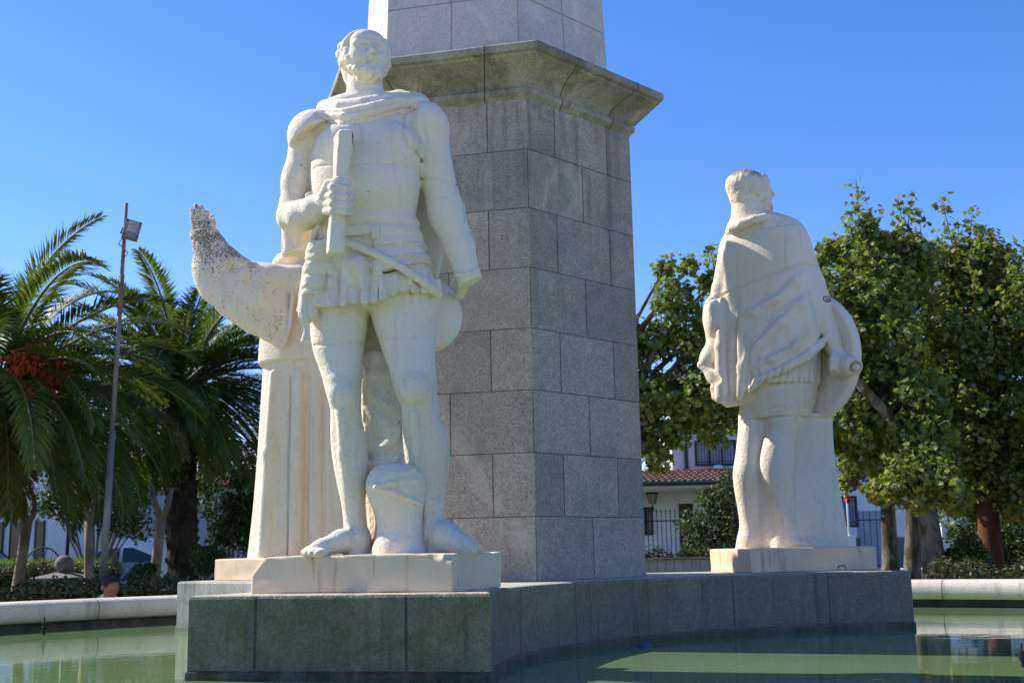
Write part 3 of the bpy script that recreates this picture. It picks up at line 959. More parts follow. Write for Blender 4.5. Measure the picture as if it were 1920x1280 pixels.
    return np_mesh("head", V, li.reshape(-1, 4), attrs)
# ------------------------------------------------------------------ the three statues
def plinth(parent, c, hx, hy, ang, z1, label=None, chips=(), h=.009):
    """stone slab with worn edges; chips = [(local x, y, z, r)] broken corners"""
    e = dirv(ang); nn = np.array([-e[1], e[0]])
    M = np.array([[e[0], nn[0], 0], [e[1], nn[1], 0], [0, 0, 1]])
    m_ = math.hypot(hx, hy) + .1
    v = Vol((c[0] - m_, c[1] - m_, BT - .02), (c[0] + m_, c[1] + m_, z1 + .05), h)
    v.box((c[0], c[1], (BT + z1) / 2), (hx, hy, (z1 - BT) / 2), .005, 0, M)
    v.ruffle(lambda X, Y, Z: .004 * np.sin(9 * X + 3 * np.sin(7 * Y)) * np.sin(8 * Y + 5 * Z + 2 * np.sin(11 * Z)), (c[0] - m_, c[1] - m_, BT), (c[0] + m_, c[1] + m_, z1 + .02))
    for ch in chips:
        p = np.array(c + 0.0); p3 = np.array([c[0] + e[0] * ch[0] + nn[0] * ch[1], c[1] + e[1] * ch[0] + nn[1] * ch[1], ch[2]])
        if len(ch) > 4:
            v.box(p3, ch[3], .02, .02, M @ rot(0, 0, ch[4]), cut=True)
        else:
            v.ell(p3, (ch[3], ch[3], ch[3] * .8), .015, cut=True)
    me = v.mesh("plinth")
    o = link("plinth", me, M_PLINTH, parent)
    return o

# ===================================================== the soldier in front, with mace and helmet
Y1 = 7.98
def P1(x, y, dy=0): return at(x, y, Y1 + dy)
def R1(px, y=600): return px * mpp(P1(700, y))
def sec1(rows, dyoff=0):
    """rows (py, xl, xr, half depth, dy) -> loft sections"""
    out = []
    for py, xl, xr, ry, dy in rows:
        a = P1(xl, py, dy + dyoff); b = P1(xr, py, dy + dyoff)
        out.append(((a[2] + b[2]) / 2, (a[0] + b[0]) / 2, Y1 + dy + dyoff, (b[0] - a[0]) / 2, ry))
    return out
def yrough(y0, y1, lo, hi):
    return None
s1 = empty("soldier_statue", (P1(700, 1040)[0], Y1, BT), "white stone statue of a bearded soldier in armour gripping a mace", "statue", "stone statues of the monument")
A1 = HAZ - 30 + 90
PT = .742                                             # plinth top
plinth(s1, np.array([-.905, 8.02]), 0.70, .43, A1 - 6, PT, chips=[(-.72, -.40, PT + .02, (.10, .5, .10), 42), (.70, -.43, PT - .0, .07), (.60, -.45, PT + .01, .06), (.2, -.45, PT + .01, .02), (-.3, -.44, PT + .005, .015)])

def soldier():
    h = .0085
    v = Vol((-1.95, Y1 - .66, PT - .03), (-.05, Y1 + .55, P1(700, 112)[2]), h)
    yaw = R(-8)
    # support between the legs and cloak behind
    v.loft(sec1([(200, 600, 800, .05, .20), (300, 548, 815, .07, .25), (400, 530, 826, .085, .28), (476, 530, 832, .09, .29)]), k=0, mod=lambda t, Z: 1 + .02 * np.sin(9 * t + 2 * Z))
    v.loft(sec1([(470, 600, 832, .09, .29), (560, 610, 815, .09, .28), (650, 650, 805, .11, .23),
                 (740, 668, 790, .13, .19), (860, 676, 790, .14, .16), (960, 690, 800, .15, .15), (1045, 690, 800, .15, .15)]), k=0,
           mod=lambda t, Z: 1 + .03 * np.sin(9 * t + 2 * Z))
    # skirt of knife pleats under a fauld of overlapping lames (cut along the hem before the legs are added)
    def zup(X):
        xx = (X - P1(690, 545)[0]) / .45
        return np.where(X > P1(709, 500)[0], P1(712, 541)[2] + .16 * np.maximum(xx, 0), P1(690, 460)[2])
    sk = sec1([(452, 584, 792, .225, .0), (500, 578, 806, .25, .0), (540, 572, 820, .27, .0), (570, 567, 827, .285, .0), (625, 562, 832, .30, .0)])
    v.loft(sk, k=0, p=2.3, clip=lambda X, Y, Z: Z - zup(X), rnd=.01)
    S_ = np.array(sorted(sk))
    for i, ph in enumerate(np.linspace(R(-158), R(-6), 12)):
        zt = P1(690, 500)[2] if math.cos(ph) < .08 else P1(690, 530)[2]
        zb = P1(690, 620)[2]
        pts = []
        for z in (zt, (zt + zb) / 2, zb):
            cx, cy, rx, ry = [np.interp(z, S_[:, 0], S_[:, q]) for q in (1, 2, 3, 4)]
            pts.append(np.array([cx + (rx - .004) * math.cos(ph), cy + (ry - .004) * math.sin(ph), z]))
        c_ = pts[1]; tang = math.degrees(math.atan2(.28 * math.cos(ph), -.46 * math.sin(ph)))
        dz = pts[0] - pts[2]
        v.box(c_, (.054, .022, (zt - zb) / 2), .005, .003, rot(tang + 26, -10, 0))
    def lames(t, Z):
        z0 = P1(690, 415)[2] + .05 * np.cos(t + .3)
        q = np.clip((z0 - Z) / .088, 0, 6)
        return 1 + .07 * ((q % 1.0) ** 1.1) * (q < 5.2) - .01
    v.loft(sec1([(405, 592, 778, .21, -.02), (440, 589, 788, .235, -.01), (480, 581, 801, .262, .0), (520, 574, 816, .285, .0), (565, 568, 830, .30, .0)]), k=.004, mod=lames, clip=lambda X, Y, Z: zup(X) - Z, p=2.4, rnd=.006)
    v.ell(P1(668, 505, -.25), (.08, .07, .095), .03)
    v.chain([P1(700, 478, -.26), P1(712, 510, -.285), P1(715, 540, -.29)], [.012, .02, .022], .015)
    hemz = P1(690, 587)[2]; hx0, hx1 = P1(700, 588)[0], P1(770, 560)[0]; dz_ = P1(770, 561)[2] - hemz
    v.put(lambda X, Y, Z: Z - hemz - np.clip((X - hx0) / (hx1 - hx0), 0, 1) * dz_ - .006 * np.sin(23 * X) + 0 * Y, (-1.6, Y1 - .5, P1(690, 640)[2]), (-.2, Y1 + .12, P1(690, 545)[2]), 0, True)
    # legs
    Lr = [(575, 584, 694, .20, .03), (607, 582, 690, .195, .01), (659, 588, 682, .18, -.01), (700, 602, 679, .16, -.04), (735, 611, 677, .15, -.07), (769, 620, 677, .135, -.06), (799, 620, 681, .135, -.03),
          (834, 621, 689, .145, .0), (872, 626, 692, .14, .01), (905, 632, 688, .122, .0), (943, 640, 685, .098, -.01), (975, 644, 687, .09, .0), (1008, 645, 693, .10, .0), (1044, 640, 697, .11, .0)]
    v.loft(sec1(Lr), k=.02, p=2.1, yaw=R(-30) * 0)
    Rr = [(560, 690, 826, .21, .03), (605, 699, 819, .205, -.0), (650, 714, 816, .19, -.03), (695, 730, 817, .17, -.08), (728, 738, 818, .165, -.10), (764, 752, 820, .14, -.08), (799, 754, 831, .145, -.03),
          (846, 757, 841, .155, .01), (883, 761, 841, .15, .02), (908, 772, 838, .128, .02), (943, 784, 833, .102, .0), (975, 789, 834, .095, -.01), (1008, 788, 841, .105, -.01), (1044, 785, 848, .115, -.01)]
    v.loft(sec1(Rr), k=.02, p=2.1)
    # knees, shins, calves
    v.ell(P1(640, 742, -.18), (.075, .05, .085), .05)
    v.ell(P1(632, 712, -.17), (.05, .035, .03), .03)
    v.ell(P1(774, 728, -.24), (.085, .05, .10), .05)
    v.chain([P1(775, 775, -.215), P1(782, 850, -.13), P1(800, 930, -.09), P1(806, 975, -.09)], [.03, .03, .025, .02], .04)
    v.chain([P1(640, 775, -.19), P1(645, 850, -.13), P1(655, 930, -.09)], [.03, .028, .022], .04)
    v.ell(P1(812, 840, .02), (.09, .12, .17), .05)
    v.ell(P1(815, 760, -.05), (.03, .08, .06), .04)
    # feet
    v.chain([P1(670, 1012, -.02), P1(640, 1014, -.10), P1(603, 1027, -.20), P1(578, 1033, -.24)], [R1(25), R1(20), R1(15), R1(9)], .03)
    for j, (x, y, d) in enumerate([(570, 1035, -.27), (575, 1036, -.30), (584, 1037, -.32), (594, 1038, -.33)]):
        v.cone(P1(x + 12, y - 2, d + .06), P1(x, y, d), .03, .022, .012)
    v.chain([P1(815, 1000, -.03), P1(838, 1008, -.12), P1(862, 1020, -.21), P1(884, 1031, -.25)], [R1(29), R1(27), R1(19), R1(12)], .03)
    for j in range(4):
        v.cone(P1(866 + 5 * j, 1028, -.22 + .03 * j - .03), P1(880 + 5 * j, 1036, -.28 + .035 * j), .03, .022, .012)
    v.box(P1(868, 1036, -.35), (.07, .05, .035), .01, .02, rot(25, 0, 12), cut=True)      # broken toes
    # sandal seams
    v.groove(lambda X, Y, Z: X - P1(661, 1000)[0] - .25 * (Z - PT - .1) + .35 * (Y - Y1 + .1), P1(645, 1040, -.25), P1(690, 985, .0), .012, .008)
    v.groove(lambda X, Y, Z: X - P1(806, 1000)[0] - .18 * (Z - PT - .1) - .3 * (Y - Y1 + .1), P1(790, 1040, -.3), P1(830, 960, .0), .014, .009)
    # waist belt
    v.loft(sec1([(432, 586, 788, .245, -.01), (426, 586, 787, .248, -.01), (416, 588, 784, .243, -.01), (412, 589, 783, .238, -.015)]), k=.002, p=2.4)
    v.loft(sec1([(454, 583, 794, .255, -.005), (447, 584, 792, .258, -.005), (437, 586, 790, .25, -.005)]), k=.002, p=2.4)
    v.box(P1(704, 436, -.27), (.025, .02, .05), .008, .006)
    # diagonal sword belt
    v.chain([P1(645, 452, -.262), P1(700, 474, -.285), P1(730, 490, -.285), P1(755, 503, -.275), P1(795, 530, -.225), P1(822, 552, -.13)], R1(7.8), .003, q=.55)
    # breastplate
    v.loft(sec1([(188, 668, 742, .10, .05), (205, 632, 764, .14, .03), (228, 606, 784, .19, .01), (262, 592, 794, .225, -.01), (300, 585, 792, .255, -.035), (340, 584, 789, .27, -.05), (375, 586, 784, .262, -.05), (405, 591, 779, .232, -.03), (424, 596, 776, .20, -.02)]), k=.012, p=2.35)
    v.ell(P1(640, 270, -.20), (.16, .09, .14), .08)
    v.ell(P1(735, 272, -.20), (.16, .09, .14), .08)
    # neck
    v.chain([P1(688, 205, .03), P1(684, 165, .02), P1(684, 140, .02)], [R1(42), R1(33), R1(33)], .03)
    # right shoulder and hanging arm (viewer's right)
    v.ell(P1(800, 236, .02), (R1(41), .16, R1(47)), .03)
    v.chain([P1(803, 240, .02), P1(815, 315, .03), P1(836, 395, .03), P1(838, 410, .03)], [R1(38), R1(33), R1(34), R1(34)], .03)
    v.chain([P1(838, 405, .03), P1(861, 465, -.01), P1(879, 520, -.05)], [R1(34), R1(29), R1(23)], .03)
    v.cone(P1(874, 505, -.04), P1(884, 536, -.055), R1(23), R1(24), .01)
    v.chain([P1(857, 516, -.12), P1(880, 513, -.145), P1(898, 505, -.10)], R1(3.5), .012)
    v.box(P1(892, 551, -.06), (.2, .3, .085), .004, .008, rot(0, 0, -24), cut=True)
    v.cone(P1(874, 528, .03), P1(862, 552, .16), R1(10), R1(10), .02)
    v.groove(lambda X, Y, Z: Z - P1(838, 340, 0)[2] - .02 * np.sin(6 * X), P1(780, 350, -.2), P1(860, 330, .2), .012, .008)
    # arm opening of the breastplate, pauldron edge
    v.seam([P1(756, 205, -.2), P1(755, 245, -.22), P1(766, 275, -.21), P1(788, 295, -.15)], .028, .012)
    v.chain([P1(750, 240, -.225), P1(760, 276, -.225), P1(783, 298, -.17)], [.012, .018, .014], .035)
    v.seam([P1(776, 200, -.12), P1(772, 232, -.16), P1(786, 262, -.14)], .014, .010)
    v.seam([P1(792, 198, -.12), P1(790, 228, -.16), P1(800, 262, -.14)], .010, .010)
    # left shoulder and bent arm (viewer's left)
    v.ell(P1(590, 252, .03), (R1(46), .15, R1(42)), .03)
    v.chain([P1(578, 255, .03), P1(562, 320, .02), P1(551, 385, -.01), P1(547, 405, -.03)], [R1(34), R1(28), R1(27), R1(28)], .02)
    v.ell(P1(556, 340, .0), (.10, .10, .13), .05)
    v.chain([P1(549, 408, -.04), P1(566, 404, -.16), P1(592, 391, -.27), P1(608, 381, -.33)], [R1(29), R1(28), R1(24), R1(20)], .03)
    # hand and fingers round the mace
    v.ell(P1(618, 375, -.365), (.075, .07, .105), .03)
    for j, (y, r_) in enumerate(((352, 8.6), (367, 9.0), (382, 8.8), (395, 7.8))):
        v.chain([P1(612, y + 1, -.40), P1(625, y, -.465), P1(645, y + 2, -.475), P1(657, y + 4, -.42), P1(655, y + 5, -.36)], [R1(r_), R1(r_), R1(r_ * .95), R1(r_ * .9), R1(r_ * .8)], .006)
    v.chain([P1(606, 368, -.39), P1(616, 346, -.43), P1(634, 340, -.46), P1(652, 344, -.44)], [R1(10), R1(9), R1(8), R1(7)], .012)
    v.ell(P1(581, 369, -.12), (.035, .05, .035), .02)
    # cape rolled round the neck
    v.chain([P1(600, 218, .10), P1(612, 222, -.06), P1(650, 219, -.18), P1(700, 206, -.20), P1(745, 193, -.14), P1(785, 190, .0), P1(795, 195, .12)], [R1(14), R1(16), R1(17), R1(15), R1(13), R1(12), R1(12)], .005)
    v.chain([P1(610, 204, .08), P1(640, 202, -.10), P1(680, 196, -.16), P1(725, 186, -.14), P1(762, 184, -.04), P1(778, 186, .10)], [R1(16), R1(15), R1(14), R1(12), R1(10), R1(12)], .005)
    v.chain([P1(612, 206, .10), P1(650, 196, .20), P1(700, 190, .23), P1(750, 186, .20), P1(785, 192, .10)], R1(17), .03)
    v.ell(P1(690, 196, .04), (R1(85), .15, R1(22)), .03)
    # cape hanging over the left shoulder
    def capeclip(X, Y, Z):
        return (P1(540, 284)[2] + (X - P1(540, 284)[0]) * .52) - Z
    v.put_clip_ell(P1(592, 258, .0), (R1(54), .235, R1(52)), .006, capeclip)
    # tassets over the hip, lit from the left: banded box
    v.loft(sec1([(556, 566, 618, .10, -.16), (520, 569, 622, .10, -.16), (470, 576, 634, .10, -.165), (455, 580, 634, .09, -.17)]), k=.008, p=2.6,
           mod=lambda t, Z: 1 + .05 * ((np.clip((P1(600, 455)[2] - Z) / .125, 0, 9)) % 1.0) ** 1.2)
    v.cone(P1(592, 484, -.24), P1(614, 452, -.25), .035, .028, .015)
    v.chain([P1(598, 424, -.2), P1(588, 440, -.19), P1(582, 475, -.17)], [.02, .02, .018], .01)
    for x in (572, 588):
        v.cone(P1(x, 558, -.17), P1(x - 2, 590, -.18), .035, .04, .012)
    # cloak folds seen left under the elbow
    v.loft(sec1([(425, 528, 600, .06, .20), (474, 532, 600, .06, .21)]), k=.02)
    # incised lines: lames, pleats, cloth edges
    for L_ in ([(650, 466), (690, 461), (740, 452), (792, 449)], [(690, 483), (735, 477), (797, 471)], [(716, 508), (760, 502), (806, 496)]):
        v.seam([P1(x, y, -.31 + .19 * max(0, (x - 730) / 70) ** 2) for x, y in L_], .010, .009)
    for x, y0, y1 in ((632, 505, 586), (652, 535, 586), (672, 540, 586), (692, 500, 586), (708, 505, 583)):
        v.seam([P1(x + 3, y0, -.30), P1(x, y1 - 2, -.33)], .015, .009)
    for x, y0, y1 in ((730, 540, 570), (750, 535, 566), (770, 531, 562), (788, 527, 560)):
        v.seam([P1(x - 3, y0, -.30 + .2 * max(0, (x - 740) / 70) ** 2), P1(x, y1, -.32 + .2 * max(0, (x - 740) / 70) ** 2)], .014, .009)
    for y in (486, 512, 538):
        v.seam([P1(570, y + 4, -.20), P1(600, y + 2, -.27), P1(624, y + 3, -.25)], .013, .009)
    v.chain([P1(645, 452, -.270), P1(700, 474, -.295), P1(730, 490, -.295), P1(755, 503, -.285), P1(795, 530, -.232), P1(822, 552, -.14)], R1(7.5), .003, q=.6)
    v.seam([P1(598, 226, -.08), P1(640, 236, -.22), P1(690, 226, -.24), P1(745, 207, -.18), P1(785, 199, -.1)], .018, .010)
    v.seam([P1(605, 212, -.08), P1(650, 214, -.20), P1(700, 204, -.22), P1(750, 191, -.16)], .018, .010)
    v.seam([P1(560, 256, -.15), P1(590, 240, -.2), P1(625, 233, -.2)], .010, .010)
    # block joints
    v.groove(lambda X, Y, Z: Z - P1(690, 328)[2] + .02 * np.cos(3 * (X + .9)), P1(575, 345, -.5), P1(790, 310, .1), .010, .0075)
    v.groove(lambda X, Y, Z: Z - P1(640, 648)[2] + .02 * np.sin(9 * X), P1(575, 665, -.4), P1(690, 632, .1), .010, .0075)
    v.groove(lambda X, Y, Z: Z - P1(770, 637)[2] + .02 * np.cos(9 * X), P1(695, 655, -.5), P1(825, 622, .1), .010, .0075)
    v.groove(lambda X, Y, Z: Z - P1(820, 934)[2], P1(806, 950, -.3), P1(845, 918, .2), .012, .008)
    # rough hacked support between the legs
    v.ruffle(lambda X, Y, Z: .02 * np.sin(19 * X + 3 * np.sin(11 * Z)) * np.sin(17 * Z + 2 * np.sin(13 * X)) * (Y > Y1 - .02), P1(682, 870, -.02), P1(752, 655, .15))
    rough = lambda x, y, z: np.clip((z - 1.0) * 0 + .55 + .35 * np.sin(3 * x + 2 * z), 0, 1) * .6 + .35 * (z < 1.9)
    dirt = lambda x, y, z: np.where(z > 2.9, .03, .0) + np.where((y > Y1 + .05) & (z > 1.2) & (z < 1.95), .1, 0)
    me = v.mesh("body", {'dirt': dirt, 'rough': rough})
    hm = head_solid(P1(684, 113, .0), 1.0, rot(22, -7, -2), True, 'curly', .006, {'dirt': lambda x, y, z: np.full_like(x, .03), 'rough': lambda x, y, z: np.full_like(x, .25)})
    joined("body", [me, hm], M_STONE, s1)
def put_clip_ell(s, c, r, k, clip):
    c = np.asarray(c, float); r = np.asarray(r, float)
    def f(X, Y, Z):
        x, y, z = X - c[0], Y - c[1], Z - c[2]
        k0 = np.sqrt((x / r[0]) ** 2 + (y / r[1]) ** 2 + (z / r[2]) ** 2)
        k1 = np.sqrt((x / r[0] ** 2) ** 2 + (y / r[1] ** 2) ** 2 + (z / r[2] ** 2) ** 2) + 1e-6
        d = k0 * (k0 - 1) / k1
        return rmax(d, clip(X, Y, Z), .01)
    s.put(f, c - r, c + r, k)
Vol.put_clip_ell = put_clip_ell
flat = {'dirt': lambda x, y, z: np.zeros_like(x), 'rough': lambda x, y, z: np.full_like(x, .3)}
soldier()
# mace: octagonal flare above the fist, handle below
def mace():
    v = Vol(P1(605, 490, -.55), P1(668, 240, -.25), .008)
    def lf(rows, k): v.loft(sec1(rows), k=k, p=5, rnd=.012, yaw=R(20))
    lf([(249, 634, 657, .07, -.40), (253, 630, 660, .085, -.40), (266, 629, 660, .085, -.40), (300, 627, 657, .07, -.405), (335, 626, 653, .055, -.41), (360, 625, 651, .05, -.415)], 0)
    lf([(360, 624, 650, .05, -.415), (405, 618, 646, .055, -.41), (440, 615, 645, .058, -.405), (478, 612, 645, .062, -.40)], .004)
    v.groove(lambda X, Y, Z: Z - P1(640, 323)[2], P1(610, 330, -.6), P1(665, 316, -.2), .01, .007)
    link("mace", v.mesh("mace", flat), M_STONE, s1)
mace()
def shield1():
    v = Vol(P1(770, 670, -.25), P1(890, 515, .45), .009)
    v.disc(P1(800, 588, .17), (.45, -.85, .1), R1(72), .05, .03, .0, dome=.05)
    v.disc(P1(800, 588, .17) - np.array([.02, -.04, 0]), (.45, -.85, .1), R1(75), .025, .02, .006)
    link("shield", v.mesh("shield", flat), M_STONE, s1)
shield1()
def helmet1():
    v = Vol(P1(672, 1042, -.36), P1(810, 855, .2), .009)
    dy = -.10
    v.loft(sec1([(868, 722, 764, .05, dy), (872, 708, 776, .09, dy), (882, 696, 790, .13, dy), (897, 688, 798, .155, dy), (913, 686, 800, .16, dy), (932, 691, 798, .15, dy), (955, 699, 794, .13, dy), (978, 706, 792, .115, dy),
                 (998, 706, 793, .12, dy), (1015, 701, 796, .14, dy), (1045, 691, 802, .16, dy)]), k=0, p=2.2)
    v.chain([P1(690, 908, dy - .08), P1(705, 914, dy - .155), P1(740, 922, dy - .165), P1(790, 945, dy - .12)], .012, .02)
    v.chain([P1(705, 911, dy - .15), P1(735, 905, dy - .165), P1(780, 900, dy - .12)], .012, .02)
    v.chain([P1(700, 905, dy - .13), P1(735, 888, dy - .15), P1(780, 880, dy - .11)], .010, .02)
    v.loft(sec1([(909, 708, 790, .13, dy - .03), (928, 712, 790, .12, dy - .035), (940, 716, 788, .10, dy - .03)]), k=.01)
    link("helmet", v.mesh("helmet", flat), M_STONE, s1)
helmet1()
def tassel():
    v = Vol(P1(555, 650, -.35), P1(592, 575, -.05), .008)
    v.ell(P1(572, 598, -.18), (.045, .045, .055), 0)
    v.chain([P1(573, 585, -.18), P1(574, 612, -.18), P1(573, 622, -.18)], [.02, .016, .014], .01)
    v.loft([(P1(571, 641, -.18)[2], P1(571, 641, -.18)[0], Y1 - .18, .028, .028), (P1(574, 618, -.18)[2], P1(574, 618, -.18)[0], Y1 - .18, .013, .013)], k=.002, rnd=.003)
    link("tassel", v.mesh("tassel", flat), M_STONE, s1)
tassel()

# ===================================================== the man at the right, seen from behind, with shield and rolled paper
Y2 = 11.74
def P2(x, y, dy=0): return at(x, y, Y2 + dy)
def R2(px): return px * mpp(P2(1450, 700))
def sec2(rows):
    out = []
    for py, xl, xr, ry, dy in rows:
        a = P2(xl, py, dy); b = P2(xr, py, dy)
        out.append(((a[2] + b[2]) / 2, (a[0] + b[0]) / 2, Y2 + dy, (b[0] - a[0]) / 2, ry))
    return out
YAW2 = R(-27)
def sec2y(rows):
    """as sec2, for a body whose shoulder line is turned: rows (py, xl, xr, half thickness, dy)"""
    out = []; c, s_ = math.cos(YAW2), math.sin(YAW2)
    for z, cx, cy, w, b in sec2(rows):
        a = math.sqrt(max(w * w - (b * s_) ** 2, .01)) / c
        out.append((z, cx, cy, a, b))
    return out
def skin2(secs, x, y, off=0.0):
    """point on the camera side of a turned loft, seen at pixel (x, y), moved off metres outwards"""
    S = np.array(sorted(secs)); p = P2(x, y, -.3)
    c, s_ = math.cos(YAW2), math.sin(YAW2)
    cx, cy, a, b = [np.interp(p[2], S[:, 0], S[:, i]) for i in (1, 2, 3, 4)]
    u = p[0] - cx
    A = (s_ / a) ** 2 + (c / b) ** 2; B = 2 * u * c * s_ * (1 / a ** 2 - 1 / b ** 2); C_ = (u * c / a) ** 2 + (u * s_ / b) ** 2 - 1
    D = B * B - 4 * A * C_
    v_ = (-B - math.sqrt(D)) / (2 * A) if D > 0 else -B / (2 * A)
    return P2(x, y, cy - Y2 + v_ - off)
s2 = empty("cloaked_statue", (2.66, 11.78, BT), "white stone statue of a cloaked man seen from behind with a round shield", "statue", "stone statues of the monument")
PT2 = BT + .222
plinth(s2, np.array([2.665, 11.79]), .66, .43, HAZ + 90, PT2, chips=[(-.62, -.44, PT2 + .0, .03), (.5, -.44, PT2, .02)])
def cloaked():
    h = .0105
    v = Vol((1.62, Y2 - .75, PT2 - .03), (3.65, Y2 + .65, P2(1400, 350)[2]), h)
    # block behind the legs
    v.loft(sec2([(780, 1408, 1556, .25, .09), (860, 1408, 1561, .25, .09), (940, 1412, 1574, .26, .09), (1035, 1410, 1590, .27, .09)]), k=0, p=3.5)
    # left leg, its flank in the sun
    v.loft(sec2([(735, 1396, 1440, .15, .05), (770, 1386, 1432, .15, .05), (800, 1385, 1428, .15, .04), (850, 1380, 1428, .16, .02), (890, 1375, 1425, .165, .0), (920, 1378, 1428, .15, .01), (955, 1384, 1428, .13, .03), (985, 1387, 1430, .12, .04), (1010, 1382, 1430, .13, .03), (1040, 1378, 1432, .14, .03)]), k=.01, p=2.3)
    # right leg
    v.loft(sec2([(680, 1405, 1530, .28, -.04), (720, 1418, 1530, .27, -.06), (760, 1424, 1520, .24, -.08), (795, 1433, 1500, .19, -.09), (830, 1427, 1493, .18, -.09), (880, 1421, 1490, .185, -.09), (920, 1430, 1489, .16, -.09), (960, 1441, 1489, .13, -.10), (990, 1444, 1490, .12, -.09), (1040, 1437, 1496, .13, -.09)]), k=.015, p=2.2)
    v.chain([P2(1475, 1020, -.12), P2(1520, 1022, -.16), P2(1562, 1028, -.18)], [R2(16), R2(14), R2(8)], .03)
    v.ell(P2(1456, 870, -.20), (.13, .08, .22), .08)
    # hips
    v.loft(sec2([(640, 1385, 1535, .31, .0), (700, 1398, 1532, .30, .0), (745, 1398, 1530, .29, .0), (786, 1404, 1520, .25, .0)]), k=.02)
    # skirt
    def hem(X, Y, Z): return P2(1400, 722)[2] + .02 - .0 * X - Z
    v.loft(sec2([(620, 1380, 1540, .33, .0), (690, 1388, 1536, .335, -.02), (726, 1390, 1534, .345, -.02)]), k=.012, mod=lambda t, Z: 1 + (.06 * np.abs(np.sin(10 * t)) ** .6 - .03) * np.clip((P2(1430, 672)[2] - Z) / .08, 0, 1))
    # torso under the cloak
    tors = [(404, 1390, 1456, .15, .03), (418, 1374, 1482, .19, .02), (440, 1359, 1499, .225, .02), (490, 1349, 1510, .255, .01), (540, 1345, 1522, .27, .0), (590, 1345, 1532, .28, .0), (640, 1350, 1532, .28, .0)]
    v.loft(sec2y(tors), k=.02, p=2.15, yaw=YAW2)
    # cloak: wide fall with deep folds, cut on the slant
    def slant(X, Y, Z):
        x0 = P2(1405, 735)[0]; x1 = P2(1555, 612)[0]
        t = np.clip((X - x0) / (x1 - x0), 0, 1)
        zc = P2(1405, 737)[2] + t ** .9 * (P2(1555, 600)[2] - P2(1405, 737)[2])
        zc = zc - .10 * np.sin(np.pi * t)
        return zc - Z
    def folds(t, Z):
        dn = np.clip((P2(1430, 500)[2] - Z) / .9, 0, 1)
        return 1 + dn * (.035 * np.sin(11 * t + 1.3) + .02 * np.sin(23 * t))
    ck = sec2y([(440, 1358, 1498, .235, .0), (500, 1346, 1514, .275, .0), (550, 1340, 1530, .295, -.01), (600, 1342, 1540, .31, -.02), (650, 1344, 1546, .325, -.03), (700, 1347, 1544, .335, -.03), (760, 1350, 1520, .335, -.03)])
    v.loft(ck, k=.012, mod=folds, clip=slant, p=2.15, yaw=YAW2)
    # sweeping diagonal folds over the back, running up to the right elbow
    def sweep(pts, r, off=.0, k=.05, cut=False): v.chain([skin2(ck, x, y, off) for x, y in pts], r, k, cut=cut)
    sweep([(1388, 722), (1398, 690), (1422, 645), (1462, 603), (1498, 572), (1520, 555)], [.012, .045, .06, .065, .055, .03], -.005)
    sweep([(1402, 735), (1424, 710), (1470, 692), (1512, 668), (1545, 640)], [.02, .035, .042, .042, .036], .02, .02)
    v.chain([skin2(ck, 1512, 668, .02), P2(1550, 632, -.36), P2(1572, 612, -.30)], [.042, .038, .03], .02)
    sweep([(1378, 612), (1412, 584), (1455, 558), (1490, 530), (1508, 515)], [.006, .04, .05, .045, .015])
    sweep([(1418, 686), (1445, 672), (1488, 650), (1522, 626)], [.006, .025, .028, .006], .01, .06)
    sweep([(1402, 655), (1436, 608), (1478, 577)], [.006, .035, .006], .05, .05, True)
    sweep([(1432, 668), (1474, 638), (1512, 604)], [.006, .042, .006], .045, .06, True)
    sweep([(1408, 574), (1450, 545), (1485, 518)], [.006, .03, .006], .045, .06, True)
    # vertical folds at the left
    sweep([(1368, 525), (1366, 590), (1364, 670), (1364, 752)], [.004, .035, .055, .06], -.01)
    sweep([(1394, 548), (1390, 620), (1386, 690), (1384, 742)], [.004, .035, .05, .058], -.01)
    sweep([(1378, 580), (1376, 680), (1375, 748)], [.004, .035, .04], .045, .03, True)
    sweep([(1404, 640), (1399, 700), (1396, 732)], [.004, .03, .035], .045, .03, True)
    v.chain([P2(1352, 560, -.06), P2(1350, 650, -.08), P2(1351, 745, -.1)], [.02, .05, .06], .04)
    v.ell(P2(1540, 612, -.16), (.12, .14, .13), .04)
    # left side: bulging sleeve, flaring drapery
    v.chain([P2(1366, 480, .03), P2(1350, 540, .06), P2(1338, 600, .08), P2(1340, 650, .08)], [R2(14), R2(15), R2(18), R2(15)], .03)
    v.ell(P2(1337, 595, .05), (R2(19), .16, R2(42)), .02)
    v.chain([P2(1350, 630, .06), P2(1332, 670, .08), P2(1316, 684, .08)], [R2(16), R2(20), R2(9)], .02)
    v.chain([P2(1322, 690, .06), P2(1340, 705, .04), P2(1355, 715, .0)], [R2(8), R2(16), R2(18)], .02)
    v.cone(P2(1326, 690, -.06), P2(1345, 712, -.1), .05, .05, .02, cut=True)
    v.chain([P2(1338, 728, .02), P2(1345, 742, .02), P2(1375, 748, -.05), P2(1410, 745, -.1)], [R2(7), R2(10), R2(13), R2(12)], .02)
    v.loft(sec2([(700, 1348, 1420, .2, .05), (735, 1345, 1420, .2, .05), (756, 1358, 1420, .17, .05)]), k=.02)
    # broad collar
    v.chain([P2(1371, 430, .06), P2(1374, 428, -.08), P2(1390, 421, -.19), P2(1412, 413, -.235), P2(1436, 407, -.21), P2(1453, 405, -.11), P2(1456, 405, .0)], [R2(9), R2(10), R2(10), R2(9), R2(8), R2(7), R2(6)], .004)
    v.loft(sec2y([(402, 1376, 1452, .16, .0), (418, 1366, 1464, .20, .0), (438, 1361, 1478, .235, .0)]), k=.004, p=2.15, yaw=YAW2, clip=lambda X, Y, Z: P2(1372, 440)[2] + (X - P2(1372, 440)[0]) * .75 - Z)
    # neck
    v.chain([P2(1404, 425, .0), P2(1400, 375, .0)], [R2(34), R2(29)], .03)
